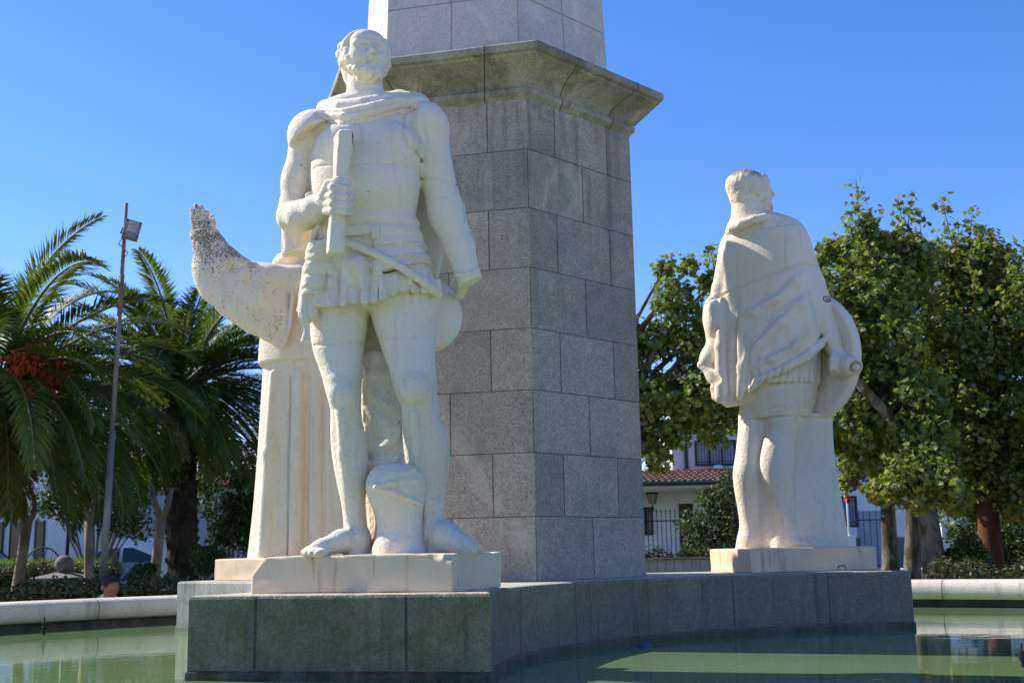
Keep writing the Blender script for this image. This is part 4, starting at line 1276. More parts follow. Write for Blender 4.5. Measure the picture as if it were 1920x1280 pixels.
    # shoulder of the near arm
    v.ell(P2(1482, 462, -.10), (R2(31), .20, R2(46)), .12)
    # arm
    v.chain([P2(1492, 465, -.06), P2(1515, 530, -.14), P2(1532, 580, -.20), P2(1545, 610, -.23)], [R2(30), R2(29), R2(30), R2(25)], .03)
    v.chain([P2(1543, 605, -.23), P2(1560, 640, -.28), P2(1570, 660, -.30)], [R2(24), R2(19), R2(15)], .03)
    for j, y in enumerate((528, 542, 554)):
        v.chain([P2(1485 + 4 * j, y + 20, -.28), P2(1510 + 3 * j, y + 4, -.33), P2(1532, y, -.26)], [.004, .02, .006], .04)
    # hand round the roll
    v.ell(P2(1577, 679, -.33), (R2(22), .11, R2(22)), .03)
    for j in range(4):
        x = 1561 + 9 * j
        v.chain([P2(x + 2, 660 + 2 * j, -.36), P2(x, 673 + 2 * j, -.46), P2(x - 1, 690 + 2 * j, -.47), P2(x, 700 + 2 * j, -.38)], [.027, .028, .027, .024], .002)
    v.chain([P2(1585, 666, -.26), P2(1596, 674, -.36), P2(1600, 684, -.40)], [.035, .03, .026], .01)
    for i in range(10):
        x = 1411 + 12.5 * i
        v.seam([P2(x, 696 - i * .5, -.36), P2(x, 718, -.38)], .016, .011)
    v.seam([P2(1512, 545, -.35), P2(1524, 600, -.36), P2(1552, 650, -.38)], .02, .014)
    for x0, y0, x1, y1 in ((1400, 690, 1462, 610), (1462, 610, 1518, 556), (1412, 716, 1475, 700), (1475, 700, 1540, 652)):
        pass
    # block joints
    v.groove(lambda X, Y, Z: Z - P2(1440, 525)[2] - .33 * (X - P2(1440, 525)[0]) + .5 * np.maximum(0, X - P2(1490, 500)[0]) ** 1.3, P2(1335, 570, -.6), P2(1520, 495, .0), .022, .010)
    v.groove(lambda X, Y, Z: Z - P2(1470, 787)[2], P2(1380, 805, -.6), P2(1562, 770, .0), .02, .010)
    v.groove(lambda X, Y, Z: X - P2(1357, 650)[0], P2(1345, 740, -.6), P2(1370, 560, -.1), .012, .009)
    dirt = lambda x, y, z: np.where(z > P2(1430, 440)[2], .08, .02)
    rough = lambda x, y, z: np.where(z < P2(1430, 800)[2], .7, .25)
    me = v.mesh("body", {'dirt': dirt, 'rough': rough})
    topz = P2(1430, 345)[2]
    hm = head_solid(P2(1408, 360, .0), 1.08, rot(100, -6, 0), True, 'short', .007, ears=False, attrs=
                    {'dirt': lambda x, y, z: np.clip((z - topz) / .10 + .1, .1, 1.0) * .6 + .3 * (x > P2(1444, 390)[0]) * (z < P2(1430, 385)[2]), 'rough': lambda x, y, z: np.full_like(x, .5)})
    joined("body", [me, hm], M_STONE, s2)
cloaked()
def shield2():
    v = Vol(P2(1480, 800, -.6), P2(1605, 530, .75), .012)
    c = P2(1505, 672, .08)
    n_ = np.array([-.80, -.60, .0])
    v.disc(c, n_, R2(127), .075, .04, 0, dome=-.12)
    o = link("shield", v.mesh("shield", flat), M_STONE, s2)
shield2()
def roll2():
    v = Vol(P2(1545, 715, -.8), P2(1622, 655, .1), .009)
    a, b = P2(1568, 677, -.28), P2(1597, 686, -.53)
    v.cone(a, b, R2(15), R2(19), 0)
    M = rot(-35, 0, 0)
    v.cone(b + (b - a) * .25, b + (b - a) * .75, R2(12), R2(12), .004, cut=True)
    v.cone(a, b + (b - a) * .3, R2(7), R2(7), .002)
    link("paper_roll", v.mesh("paper_roll", flat), M_STONE, s2)
roll2()
# small dark painted mark on the shoulder edge of the shield
def mark2():
    mb = MB()
    c = P2(1550.5, 561.5, -.10)
    r1, r2_ = R2(7.5), R2(5)
    pts = [c + np.array([math.cos(t) * r1, 0, math.sin(t) * r2_]) for t in np.linspace(0, 2 * math.pi, 22)]
    mb.tube(pts, .007, 6, cap=False)
    mb.tube([c + np.array([math.cos(t) * r1 * .3 + .004, 0, math.sin(t) * r2_ * .6]) for t in np.linspace(.4, 5.6, 12)], .006, 6)
    mb.tube([c + np.array([r1 * .15, 0, r2_ * .2]), c + np.array([r1 * .8, 0, -r2_ * .25])], .006, 6)
    return mb
# (placed by ray cast on the finished surface in 80_small)

# ===================================================== the robed friar behind, arm raised
Y3 = 12.86
def P3(x, y, dy=0): return at(x, y, Y3 + dy)
def R3(px): return px * mpp(P3(560, 700))
def sec3(rows):
    out = []
    for py, xl, xr, ry, dy in rows:
        a = P3(xl, py, dy); b = P3(xr, py, dy)
        out.append(((a[2] + b[2]) / 2, (a[0] + b[0]) / 2, Y3 + dy, (b[0] - a[0]) / 2, ry))
    return out
C3 = HEX + 2.80 * dirv(HAZ + 210)
s3 = empty("friar_statue", (C3[0], C3[1], BT), "white stone statue of a robed friar raising one hand, behind the soldier on the left", "statue", "stone statues of the monument")
PT3 = BT + .222
plinth(s3, C3, .72, .58, HAZ + 210 + 90, PT3, chips=[(-.6, -.6, PT3, .02)])
def friar():
    h = .0125
    v = Vol((-3.65, Y3 - .85, PT3 - .03), (-1.15, Y3 + .75, P3(600, 375)[2]), h)
    fold = lambda t, Z: 1 + np.clip((2.9 - Z) / 1.2, .15, 1) * (.018 * np.sin(10 * t + .5) + .012 * np.sin(17 * t + 2.0))
    v.loft(sec3([(660, 497, 705, .40, .0), (700, 495, 706, .42, .0), (780, 491, 707, .44, .0), (860, 487, 710, .46, .0), (950, 480, 714, .48, .0), (1050, 469, 722, .52, .0)]), k=0, mod=fold, p=2.5)
    # lapped scapular, flat hem
    v.loft(sec3([(480, 520, 680, .24, .0), (520, 508, 695, .33, .0), (580, 496, 704, .40, .0), (640, 489, 710, .44, .0), (685, 486, 712, .455, .0)]), k=.008, p=2.5, mod=lambda t, Z: 1 + .01 * np.sin(9 * t))
    v.groove(lambda X, Y, Z: X - P3(503, 600)[0] + .04 * (Z - 2.2), P3(490, 686, -.5), P3(515, 640, .3), .015, .01)
    # deep folds in the front of the skirt
    for x0, x1, d in ((560, 553, -.43), (512, 496, -.36)):
        v.chain([P3(x0, 700, d), P3((x0 + x1) / 2, 850, d - .02), P3(x1, 1040, d - .05)], [.03, .06, .08], .06)
    for x0, x1, d in ((537, 528, -.44), (574, 574, -.47)):
        v.chain([P3(x0, 705, d), P3((x0 + x1) / 2, 850, d - .02), P3(x1, 1040, d - .05)], [.02, .028, .03], .03, cut=True)
    v.seam([P3(544, 705, -.42), P3(542, 850, -.44), P3(540, 1040, -.48)], .035, .013)
    v.seam([P3(578, 705, -.45), P3(575, 850, -.46), P3(572, 1040, -.5)], .03, .022)
    v.seam([P3(607, 705, -.45), P3(606, 850, -.46), P3(606, 1040, -.5)], .03, .018)
    # shoulders and hood
    v.ell(P3(600, 505, .0), (R3(88), .28, R3(40)), .06)
    v.chain([P3(528, 495, -.12), P3(545, 478, -.22), P3(575, 466, -.26), P3(605, 478, -.28), P3(640, 480, -.2), P3(668, 495, -.1)], [R3(13), R3(16), R3(16), R3(15), R3(15), R3(13)], .02)
    v.chain([P3(528, 495, -.1), P3(560, 470, .2), P3(600, 458, .26), P3(645, 470, .2), P3(670, 495, -.1)], R3(17), .03)
    v.chain([P3(600, 500, .02), P3(600, 430, .02)], [R3(40), R3(34)], .03)
    # raised arm and its wide sleeve
    def sl(X, Y, Z):
        return None
    c0 = P3(545, 545, -.25)
    v.chain([P3(590, 520, -.12), P3(548, 532, -.40), P3(503, 530, -.47), P3(457, 523, -.48), P3(421, 496, -.46), P3(395, 460, -.43), P3(385, 444, -.40)], [R3(30), R3(33), R3(35), R3(35), R3(32), R3(26), R3(23)], .03, q=.8)
    v.chain([P3(385, 450, -.40), P3(390, 500, -.42), P3(404, 540, -.43)], [R3(23), R3(27), R3(28)], .05, q=.8)
    v.chain([P3(400, 520, -.43), P3(440, 560, -.46), P3(480, 592, -.47)], [R3(34), R3(35), R3(34)], .06, q=.75)
    v.chain([P3(480, 585, -.47), P3(506, 612, -.49), P3(521, 640, -.49)], [R3(34), R3(25), R3(11)], .05, q=.75)
    v.chain([P3(522, 540, -.47), P3(528, 590, -.49), P3(527, 638, -.49)], [R3(24), R3(18), R3(12)], .015, q=.75)
    v.ell(P3(480, 560, -.48), (R3(60), .17, R3(48)), .06)
    # creases of the sleeve
    v.chain([P3(472, 503, -.66), P3(468, 528, -.675), P3(465, 556, -.66)], [.03, .055, .015], .03, cut=True)
    v.chain([P3(420, 507, -.63), P3(435, 502, -.63), P3(456, 498, -.63)], [.015, .045, .02], .03, cut=True)
    v.chain([P3(522, 545, -.63), P3(506, 572, -.67), P3(478, 584, -.68), P3(455, 584, -.67)], [.02, .05, .05, .015], .04, cut=True)
    v.cone(P3(470, 488, -.50), P3(470, 498, -.60), .03, .03, .03, cut=True)
    v.chain([P3(510, 596, -.65), P3(518, 622, -.60)], [.03, .015], .04, cut=True)
    v.chain([P3(546, 524, -.56), P3(548, 560, -.56), P3(543, 610, -.55), P3(532, 648, -.52)], .022, .02)
    # cuff
    v.disc(P3(384, 440, -.40), (-.05, -.1, 1), R3(27), .045, .02, .006)
    v.disc(P3(384, 434, -.40), (-.05, -.1, 1), R3(20), .06, .01, .004, cut=True)
    # hand, fingers together
    v.chain([P3(384, 446, -.40), P3(383, 432, -.40)], [R3(15), R3(14)], .01)
    v.ell(P3(381, 420, -.40), (R3(17), .065, R3(17)), .012)
    for j, (x, y, tx, ty, r_) in enumerate(((365, 418, 359, 394, 4.9), (374, 414, 367, 385, 5.2), (384, 413, 377, 387, 5.1), (393, 417, 388, 396, 4.6))):
        v.chain([P3(x, y + 8, -.42 + .02 * j), P3((x + tx) / 2, (y + ty) / 2, -.44 + .02 * j), P3(tx, ty, -.42 + .02 * j)], [R3(r_), R3(r_), R3(r_ * .8)], .002)
    v.chain([P3(396, 430, -.45), P3(400, 418, -.48), P3(397, 407, -.49)], [R3(6.5), R3(5.5), R3(4.6)], .004)
    # other arm bent under the scapular, hand on the chest
    v.chain([P3(668, 520, -.02), P3(690, 590, -.12), P3(690, 620, -.2), P3(650, 600, -.36), P3(625, 580, -.44)], [R3(34), R3(34), R3(34), R3(28), R3(18)], .04)
    v.ell(P3(615, 572, -.46), (.10, .06, .11), .03)
    for j in range(4):
        v.chain([P3(612, 560 + 8 * j, -.50), P3(596, 557 + 8 * j, -.51), P3(584, 558 + 8 * j, -.48)], [.032, .03, .024], .005)
    zc = P3(450, 560)[2]
    xr = P3(470, 500)[0]
    dirt = lambda x, y, z: np.where(z > P3(390, 436)[2], -.12, 0) * (x < xr - .1) + .34 * np.clip((z - P3(450, 545)[2]) / .3, 0, 1) * (x < P3(505, 500)[0]) + .14 * (x < P3(548, 560)[0]) * (z > P3(450, 660)[2])
    rough = lambda x, y, z: np.full_like(x, .55)
    me = v.mesh("body", {'dirt': dirt, 'rough': rough})
    hm = head_solid(P3(600, 415, .0), 1.12, rot(-30, -8, 0), True, 'short', .008, {'dirt': lambda x, y, z: np.full_like(x, .3), 'rough': lambda x, y, z: np.full_like(x, .4)})
    joined("body", [me, hm], M_STONE, s3)
friar()
# ------------------------------------------------------------------ foliage kit
NR = np.random.RandomState(11)
PLANE_LEAF = np.array([(0, 0), (.20, -.06), (.52, .10), (.40, .24), (.60, .55), (.30, .52), (.0, .98), (-.30, .52), (-.60, .55), (-.40, .24), (-.52, .10), (-.20, -.06)]) - [0, .1]
OVAL_LEAF = np.array([(0, 0), (.24, .28), (.2, .66), (0, 1), (-.2, .66), (-.24, .28)])
def leaves_mesh(name, P, N, size, shape, fold=.25, autumn=None, tone=None):
    """one leaf per point: P points, N normals, size per leaf"""
    n = len(P); k = len(shape)
    N = N / (np.linalg.norm(N, axis=1, keepdims=True) + 1e-9)
    ref = NR.normal(size=(n, 3)); ref[:, 2] -= .5
    U = np.cross(N, ref); U /= np.linalg.norm(U, axis=1, keepdims=True) + 1e-9
    W = np.cross(N, U)
    sx = shape[:, 0][None, :, None] * size[:, None, None]; sy = shape[:, 1][None, :, None] * size[:, None, None]
    V = P[:, None, :] + U[:, None, :] * sx + W[:, None, :] * sy + N[:, None, :] * (np.abs(sx) * fold - sy * sy / size[:, None, None] * .25)
    Q = np.arange(n * k).reshape(n, k)
    me = np_mesh(name, V.reshape(-1, 3), Q, smooth=False)
    tone = NR.rand(n) if tone is None else tone
    autumn = NR.rand(n) if autumn is None else autumn
    for an, x in (('tone', tone), ('autumn', autumn)):
        a = me.attributes.new(an, 'FLOAT', 'POINT'); a.data.foreach_set('value', np.repeat(x, k).astype(np.float32))
    return me
def clump_points(c, r, n, shell=.45):
    """points through an uneven ball, denser near the outside, with holes"""
    d = NR.normal(size=(n * 2, 3)); d /= np.linalg.norm(d, axis=1, keepdims=True)
    ph = NR.rand(3) * 6
    lump = 1 + .28 * np.sin(3.1 * d[:, 0] + ph[0]) * np.sin(2.7 * d[:, 1] + ph[1]) + .2 * np.sin(5.3 * d[:, 2] + 3 * d[:, 0] + ph[2])
    rad = (shell + (1 - shell) * NR.rand(n * 2) ** .7) * lump
    keep = (np.sin(7 * d[:, 0] + ph[1]) * np.sin(7 * d[:, 2] + ph[0]) * np.sin(6 * d[:, 1] + ph[2]) < .22)
    d, rad = d[keep][:n], rad[keep][:n]
    return np.asarray(c) + d * rad[:, None] * np.asarray(r), d
def plane_tree(label, base, top, clumps, nleaf, trunk_r, bark, shoots=10, leaf=.10, aut_low=None, group="plane trees of the park", limbs=True, bend=0.0):
    t = empty("plane_tree", base, label, "tree", group)
    base = np.asarray(base, float); top = np.asarray(top, float)
    mb = MB(); rg = random.Random(int(abs(base[0] * 1000)))
    k = 7
    pts = []; rads = []
    for i in range(k):
        f = i / (k - 1)
        p = base + (top - base) * f + np.array([math.sin(f * 3 + 1) * bend, 0, 0])
        pts.append(p); rads.append(trunk_r * (1.25 - .25 * min(1, f * 5)) * (1 - .38 * f))
    mb.tube(pts, rads, 12, jit=.05, rng=rg)
    for c, r in clumps:
        c = np.asarray(c, float)
        s = pts[rg.choice([4, 5, 6])]
        mid = s + (c - s) * .5 + np.array([rg.uniform(-.2, .2), rg.uniform(-.2, .2), -.1 + .12 * np.linalg.norm(c - s)])
        r0 = trunk_r * rg.uniform(.34, .5)
        mb.tube([s, s + (mid - s) * .5 + np.array([rg.uniform(-.06, .06), 0, rg.uniform(-.05, .05)]), mid, mid + (c - mid) * .6, c], [r0, r0 * .8, r0 * .62, r0 * .4, r0 * .2], 7)
        for q in range(5):
            dv = np.array([rg.uniform(-1, 1), rg.uniform(-1, 1), rg.uniform(-.4, 1)]) * np.asarray(r) * .8
            mb.tube([c, c + dv * .6 + np.array([0, 0, .05]), c + dv], [r0 * .2, r0 * .12, .008], 5)
    Ps = []; Ns = []; au = []
    tot = sum(float(np.prod(r)) ** .67 for c, r in clumps)
    for c, r in clumps:
        n = int(nleaf * float(np.prod(r)) ** .67 / tot)
        P, d = clump_points(c, r, n)
        nm = d * .55 + NR.normal(size=d.shape) * .55 + [0, 0, .55]
        Ps.append(P); Ns.append(nm)
    # upright shoots breaking the outline
    tops = sorted(clumps, key=lambda q: -q[0][2] - q[1][2])[:max(3, int(len(clumps) * .65))]
    for i in range(shoots):
        c, r = tops[rg.randrange(len(tops))]
        a = np.asarray(c) + np.array([rg.uniform(-.8, .8) * r[0], rg.uniform(-.8, .8) * r[1], r[2] * .55])
        L = rg.uniform(.3, .85)
        b = a + np.array([rg.uniform(-.22, .22) * L, rg.uniform(-.22, .22) * L, L])
        mb.tube([a, (a + b) / 2, b], [.014, .010, .004], 5)
        m_ = int(60 * L) + 8
        f = NR.rand(m_)
        P = a + (b - a) * f[:, None] + NR.normal(size=(m_, 3)) * (.125 * (1.15 - f * .6))[:, None]
        Ps.append(P); Ns.append(NR.normal(size=(m_, 3)) * .6 + [0, 0, .5])
    P = np.concatenate(Ps); N = np.concatenate(Ns)
    size = leaf * (.55 + .75 * NR.rand(len(P)))
    aut = NR.rand(len(P)) * .62
    if aut_low is not None:
        aut += np.clip((aut_low - P[:, 2]) / .7, 0, 1) * .33
    else: aut += .03
    mb.build("trunk", bark, t, smooth=True)
    link("crown", leaves_mesh("crown", P, N, size, PLANE_LEAF, .22, aut), M_PLANE, t)
    return t
def cl(Y, rows):
    """(px, py, r px, depth offset) -> clumps"""
    out = []
    for x, y, r, dy in rows:
        p = at(x, y, Y + dy); m_ = mpp(p) * r
        out.append((p, (m_, m_ * 1.15, m_ * .92)))
    return out
def gnd(x, Y): 
    p = at(x, 1000, Y); return np.array([p[0], Y, GZ])
TB = gnd(1742, 20)
plane_tree("plane tree with mottled pale trunk and a leaning limb, right of the cloaked statue", TB, at(1722, 820, 20),
           cl(20, [(1545, 640, 52, .3), (1560, 545, 50, -.2), (1600, 480, 48, .2), (1650, 470, 50, .4), (1700, 500, 50, .7), (1690, 455, 30, .5), (1560, 470, 30, .4), (1640, 560, 70, -.4), (1600, 620, 66, -.5), (1580, 720, 62, -.2), (1660, 650, 70, -.6), (1640, 740, 66, .4),
                   (1600, 790, 56, -.3), (1690, 560, 60, .5), (1720, 490, 44, .2), (1620, 430, 26, .1), (1560, 820, 46, .6), (1640, 850, 50, .2), (1680, 790, 60, -.5), (1520, 500, 28, .6), (1490, 560, 34, 1.0), (1500, 650, 40, 1.1), (1700, 880, 46, -1.3), (1752, 900, 46, -1.4), (1785, 930, 36, -1.2), (1655, 925, 36, -1.0), (1715, 935, 34, -1.2), (1740, 820, 50, -1.0), (1730, 740, 56, -.9)]),
           19000, .20, M_PLANEBARK, 17, aut_low=1.75, bend=.05)
plane_tree("plane tree with slim grey trunk, nearest the cloaked statue's plinth", gnd(1664, 25), at(1660, 850, 25),
           cl(25, [(1600, 700, 60, .5), (1660, 780, 60, .2), (1610, 850, 45, .3), (1590, 900, 26, .2), (1650, 900, 30, 0), (1700, 860, 50, .4), (1700, 740, 60, .8), (1560, 780, 46, .8), (1640, 640, 60, 1)]),
           8000, .19, M_PLANEBARK, 4, aut_low=2.0)
plane_tree("plane tree with darker slim trunk between two paler trunks", gnd(1702, 24), at(1712, 850, 24),
           cl(24, [(1720, 800, 60, .3), (1760, 860, 50, .2), (1690, 900, 34, .2), (1740, 920, 34, -.2), (1790, 780, 60, .4), (1760, 700, 60, .6), (1800, 900, 44, .1)]),
           7500, .17, M_PLANEBARK, 2, aut_low=2.1)
plane_tree("plane tree with thick reddish brown trunk near the right edge", gnd(1852, 21.5), at(1842, 800, 21.5),
           cl(21.5, [(1770, 540, 60, .2), (1740, 620, 60, -.3), (1800, 630, 66, -.4), (1830, 540, 50, .2), (1870, 600, 50, .3), (1850, 680, 66, -.5), (1780, 720, 70, -.4), (1870, 760, 66, .2), (1820, 800, 66, -.5), (1760, 800, 60, .1),
                     (1880, 850, 60, .0), (1820, 880, 56, -.2), (1870, 930, 46, .0), (1780, 890, 46, .3), (1760, 490, 40, .3), (1810, 500, 40, .1), (1860, 510, 44, .3), (1730, 500, 40, .5), (1890, 540, 40, .4), (1790, 480, 44, .6), (1840, 475, 44, .6), (1885, 500, 46, .5), (1910, 540, 44, .3), (1850, 480, 26, .0), (1910, 700, 50, .5), (1800, 560, 60, .8), (1850, 600, 60, 1.0), (1780, 660, 70, 1.0), (1840, 730, 70, 1.0), (1900, 780, 60, .8), (1820, 850, 60, .9), (1890, 900, 60, .7), (1780, 940, 40, .5), (1830, 950, 40, .4)]),
           21000, .23, M_REDBARK, 14, aut_low=1.9)
plane_tree("plane tree cut off by the right edge of the picture", gnd(2060, 20.5), at(2050, 800, 20.5),
           cl(20.5, [(1930, 590, 46, .2), (1960, 660, 70, 0), (2000, 560, 70, 0), (1940, 760, 66, -.2), (2030, 700, 80, -.2), (2100, 620, 80, .2), (1950, 850, 66, .2), (2060, 820, 80, 0), (1960, 930, 50, .3), (2140, 740, 80, 0), (1900, 800, 40, .4), (1915, 900, 44, .3), (1905, 560, 34, .3), (1920, 640, 50, .5), (1925, 960, 40, .2), (1930, 540, 30, .1)]),
           12000, .23, M_PLANEBARK, 10, aut_low=1.8)
plane_tree("bright green plane tree showing between obelisk and cloaked statue", gnd(1130, 21), at(1150, 800, 21),
           cl(21, [(1226, 640, 42, .2), (1262, 560, 46, -.2), (1300, 640, 58, .2), (1232, 740, 50, -.3), (1300, 740, 62, -.3), (1352, 700, 56, .3), (1340, 600, 44, .5), (1225, 830, 40, .1), (1290, 500, 22, .2), (1245, 505, 24, .0), (1335, 530, 26, .2),
                   (1265, 800, 44, -.1), (1330, 800, 44, -.2), (1385, 780, 42, .4), (1380, 620, 40, .6), (1180, 700, 50, .2), (1150, 620, 60, .3), (1120, 700, 70, .2), (1060, 680, 60, .4), (1230, 862, 30, -.2), (1410, 700, 44, .6), (1440, 640, 46, .8), (1450, 560, 40, 1)]),
           14500, .21, M_PLANEBARK, 16, aut_low=2.0)
# the leaning limb with pale bark (it belongs to the plane tree beside the statue)
lm = MB(); rgl = random.Random(5)
lm.tube([at(1740, 905, 20), at(1712, 845, 19.6), at(1680, 795, 19.3), at(1640, 750, 19.1), at(1598, 705, 19.0), at(1570, 660, 19.0)], [.12, .11, .095, .08, .065, .04], 10, jit=.06, rng=rgl)
tr_ = [o for o in COL.objects if o.get('label', '').startswith("plane tree with mottled")][0]
lm.build("limb", M_PLANEBARK, tr_, smooth=True)

# ------------------------------------------------------------------ date palms
def palm(label, base, crown, L, trunk_r, nf, seed, fruit=False, boss=True, droopx=1.0):
    rg = random.Random(seed)
    t = empty("palm_tree", base, label, "palm tree", "date palms of the park")
    base = np.asarray(base, float); crown = np.asarray(crown, float)
    mb = MB(); n = 26; pts = []; rads = []
    H = crown[2] - base[2]
    for i in range(n):
        f = i / (n - 1)
        pts.append(base + (crown - base) * f)
        rads.append(trunk_r * (1.06 + .12 * max(0, 1 - f * 6)) * (1 + (.05 if i % 2 else -.03)))
    mb.tube(pts, rads, 18, jit=.04, rng=rg)
    # old leaf bases
    for i in range(150):
        a = rg.uniform(0, 6.28); z = rg.uniform(.05, .75) * H
        p = base + (crown - base) * (z / H) + np.array([math.cos(a), math.sin(a), 0]) * trunk_r * 1.0
        d = np.array([math.cos(a), math.sin(a), .9])
        mb.tube([p, p + d * .06], [.07, .02], 5)
    mb.build("trunk", M_PALMBARK, t)
    if boss:
        b = MB()
        for i in range(130):
            a = rg.uniform(0, 6.28); f = rg.random()
            p = crown + np.array([0, 0, -.35 - f * 1.15]) + np.array([math.cos(a), math.sin(a), 0]) * trunk_r * (1.25 - .3 * f)
            d = np.array([math.cos(a) * .8, math.sin(a) * .8, 1.0])
            b.tube([p - d * .1, p + d * .1, p + d * .32], [.09, .07, .03], 5)
        b.build("leaf_bases", M_PALMBOSS, t)
    V = []; Q = []; tone = []; aut = []
    rach = MB()
    def frond(az, el, L, droop, old):
        nonlocal V, Q
        p = crown + np.array([math.cos(az), math.sin(az), 0]) * trunk_r * .7 + np.array([0, 0, rg.uniform(-.25, .2)])
        steps = 22; ds = L / steps
        pts = [p.copy()]; dirs = []
        e = el; side = rg.uniform(-.12, .12)
        for i in range(steps):
            f = i / steps
            e -= droop * ds * (.35 + 1.5 * f)
            az2 = az + side * f
            d = np.array([math.cos(e) * math.cos(az2), math.cos(e) * math.sin(az2), math.sin(e)])
            p = p + d * ds; pts.append(p.copy()); dirs.append(d)
        rach.tube(pts, [.035 * (1 - .85 * i / steps) + .004 for i in range(steps + 1)], 5)
        tn = rg.random()
        roll = rg.uniform(-.5, .5)
        nl = int(76 * L / 2.6)
        for j in range(nl):
            f = .13 + .87 * (j + rg.random() * .5) / nl
            s = f * steps; i0 = min(int(s), steps - 1); q = pts[i0] + (pts[i0 + 1] - pts[i0]) * (s - i0)
            d = dirs[i0]
            sd = np.cross(d, [0, 0, 1]); nrm = np.linalg.norm(sd)
            sd = sd / nrm if nrm > .05 else np.array([math.cos(az + 1.57), math.sin(az + 1.57), 0])
            up = np.cross(sd, d)
            sd, up = sd * math.cos(roll * f) + up * math.sin(roll * f), up * math.cos(roll * f) - sd * math.sin(roll * f)
            ll = L * .175 * (math.sin(math.pi * min(1, f * .82 + .14)) ** .7) * rg.uniform(.85, 1.12) + .05
            for sg in (-1, 1):
                v = sd * sg * .70 + d * (.55 + .5 * f) + up * rg.uniform(.12, .46)
                v /= np.linalg.norm(v)
                tip = q + v * ll + np.array([0, 0, -1]) * ll * rg.uniform(.05, .32)
                mid = q + v * ll * .45
                wv = np.cross(v, up); wv /= np.linalg.norm(wv) + 1e-9
                wd = .0125 * L / 2.6 + .004
                b0 = len(V)
                V += [q, mid + wv * wd, tip, mid - wv * wd]
                Q.append((b0, b0 + 1, b0 + 2, b0 + 3))
                tone.extend([min(1, max(0, tn * .7 + rg.random() * .3))] * 4)
                aut.extend([(.8 if old and rg.random() < .8 else .2)] * 4)
    for i in range(nf):
        f = (i + .5) / nf
        el = math.asin(max(-1, min(1, 1 - 1.80 * f ** .92)))
        el = min(el, R(82))
        az = i * 2.39996 + rg.uniform(-.25, .25)
        frond(az, el + rg.uniform(-.1, .1), L * rg.uniform(.86, 1.1) * (1 - .30 * f ** 4) * .93, rg.uniform(.26, .42) * 2.6 / L * (1.15 - .35 * f) * droopx, f > .93)
    me = np_mesh("fronds", np.array(V), np.array(Q), smooth=False)
    for an, x in (('tone', tone), ('autumn', aut)):
        a = me.attributes.new(an, 'FLOAT', 'POINT'); a.data.foreach_set('value', np.array(x, np.float32))
    link("fronds", me, M_PALM, t)
    rach.build("leaf_stalks", simple("palm_stalk", (.13, .15, .05), .5, .2, 6) if "palm_stalk" not in bpy.data.materials else bpy.data.materials["palm_stalk"], t, smooth=True)
    if fruit:
        fm = MB()
        for c in range(5):
            e0 = at((48, 66, 84, 98, 74)[c], (668, 652, 672, 690, 706)[c], 18.8 + .14 * c); d0 = e0 - crown; d0 /= np.linalg.norm(d0)
            fm.tube([crown + d0 * .2, (crown + e0) / 2 + np.array([0, 0, .12]), e0], [.03, .025, .02], 6)
            for k in range(50):
                dv = np.array([rg.gauss(0, .20), rg.gauss(0, .20), -abs(rg.gauss(.22, .2)) + .06])
                a_ = e0 + d0 * rg.uniform(-.2, .12); m_ = a_ + dv * .5 + d0 * .08
                fm.tube([a_, m_, a_ + dv + d0 * .05], [.012, .011, .01], 4)
                for q in range(3):
                    cc = a_ + dv * rg.uniform(.3, 1) + np.array([rg.uniform(-.04, .04)] * 3)
                    fm.box(cc, (.018, .018, .024), rg.uniform(0, 3))
        fm.build("fruit_cluster", M_FRUIT, t)
    return t
palm("large date palm at the left edge with orange fruit stalks and long arching fronds", gnd(-52, 20), at(-8, 715, 20), 3.9, .25, 88, 3, True, droopx=1.35)
palm("date palm with thick dark trunk behind the friar statue's raised hand", gnd(347, 26.5), at(338, 715, 26.5), 3.5, .31, 116, 8)

# ------------------------------------------------------------------ smaller trees with pale trunks at the left
def small_tree(label, base, fork, limbs, clumps, r, nleaf, name="park_tree"):
    t = empty(name, base, label, "tree", "small park trees at the left")
    mb = MB(); rg = random.Random(int(base[0] * 77))
    base = np.asarray(base); fork = np.asarray(fork)
    mb.tube([base, base + (fork - base) * .3, base + (fork - base) * .7, fork], [r * 1.3, r, r * .9, r * .95], 10, jit=.06, rng=rg)
    for l in limbs: mb.tube([fork - (fork - base) * .05] + [np.asarray(q) for q in l], [r * .75] + [r * .55 * .8 ** i for i in range(len(l))], 8, jit=.05, rng=rg)
    mb.build("trunk", M_PALEBARK, t, smooth=True)
    Ps = []; Ns = []
    for c, rr in clumps:
        P, d = clump_points(c, rr, nleaf // len(clumps)); Ps.append(P); Ns.append(d * .5 + NR.normal(size=d.shape) * .6 + [0, 0, .4])
    P = np.concatenate(Ps)
    link("crown", leaves_mesh("crown", P, np.concatenate(Ns), .10 * (.6 + .7 * NR.rand(len(P))), OVAL_LEAF, .2), M_SHRUB, t)
small_tree("forked small tree with pale brown trunk beside the white house at the left", gnd(33, 22), at(51, 975, 22), [[at(35, 955, 22), at(5, 928, 22), at(-30, 900, 22)], [at(42, 945, 22.1), at(38, 905, 22.1)], [at(62, 965, 22), at(66, 945, 22.2), at(58, 915, 22.3)]],
           cl(22, [(-10, 900, 50, .2), (30, 880, 46, .3), (60, 860, 46, .4), (-40, 840, 60, .4), (20, 830, 50, .6)]), .10, 1900)
small_tree("small tree with brown trunk in front of the pale blue car", gnd(173, 23), at(166, 975, 23), [[at(150, 940, 23), at(140, 900, 23)], [at(178, 940, 23.2), at(190, 900, 23.4)]],
           cl(23, [(140, 890, 46, .6), (185, 880, 50, .8), (165, 840, 50, 1.0)]), .085, 1200)
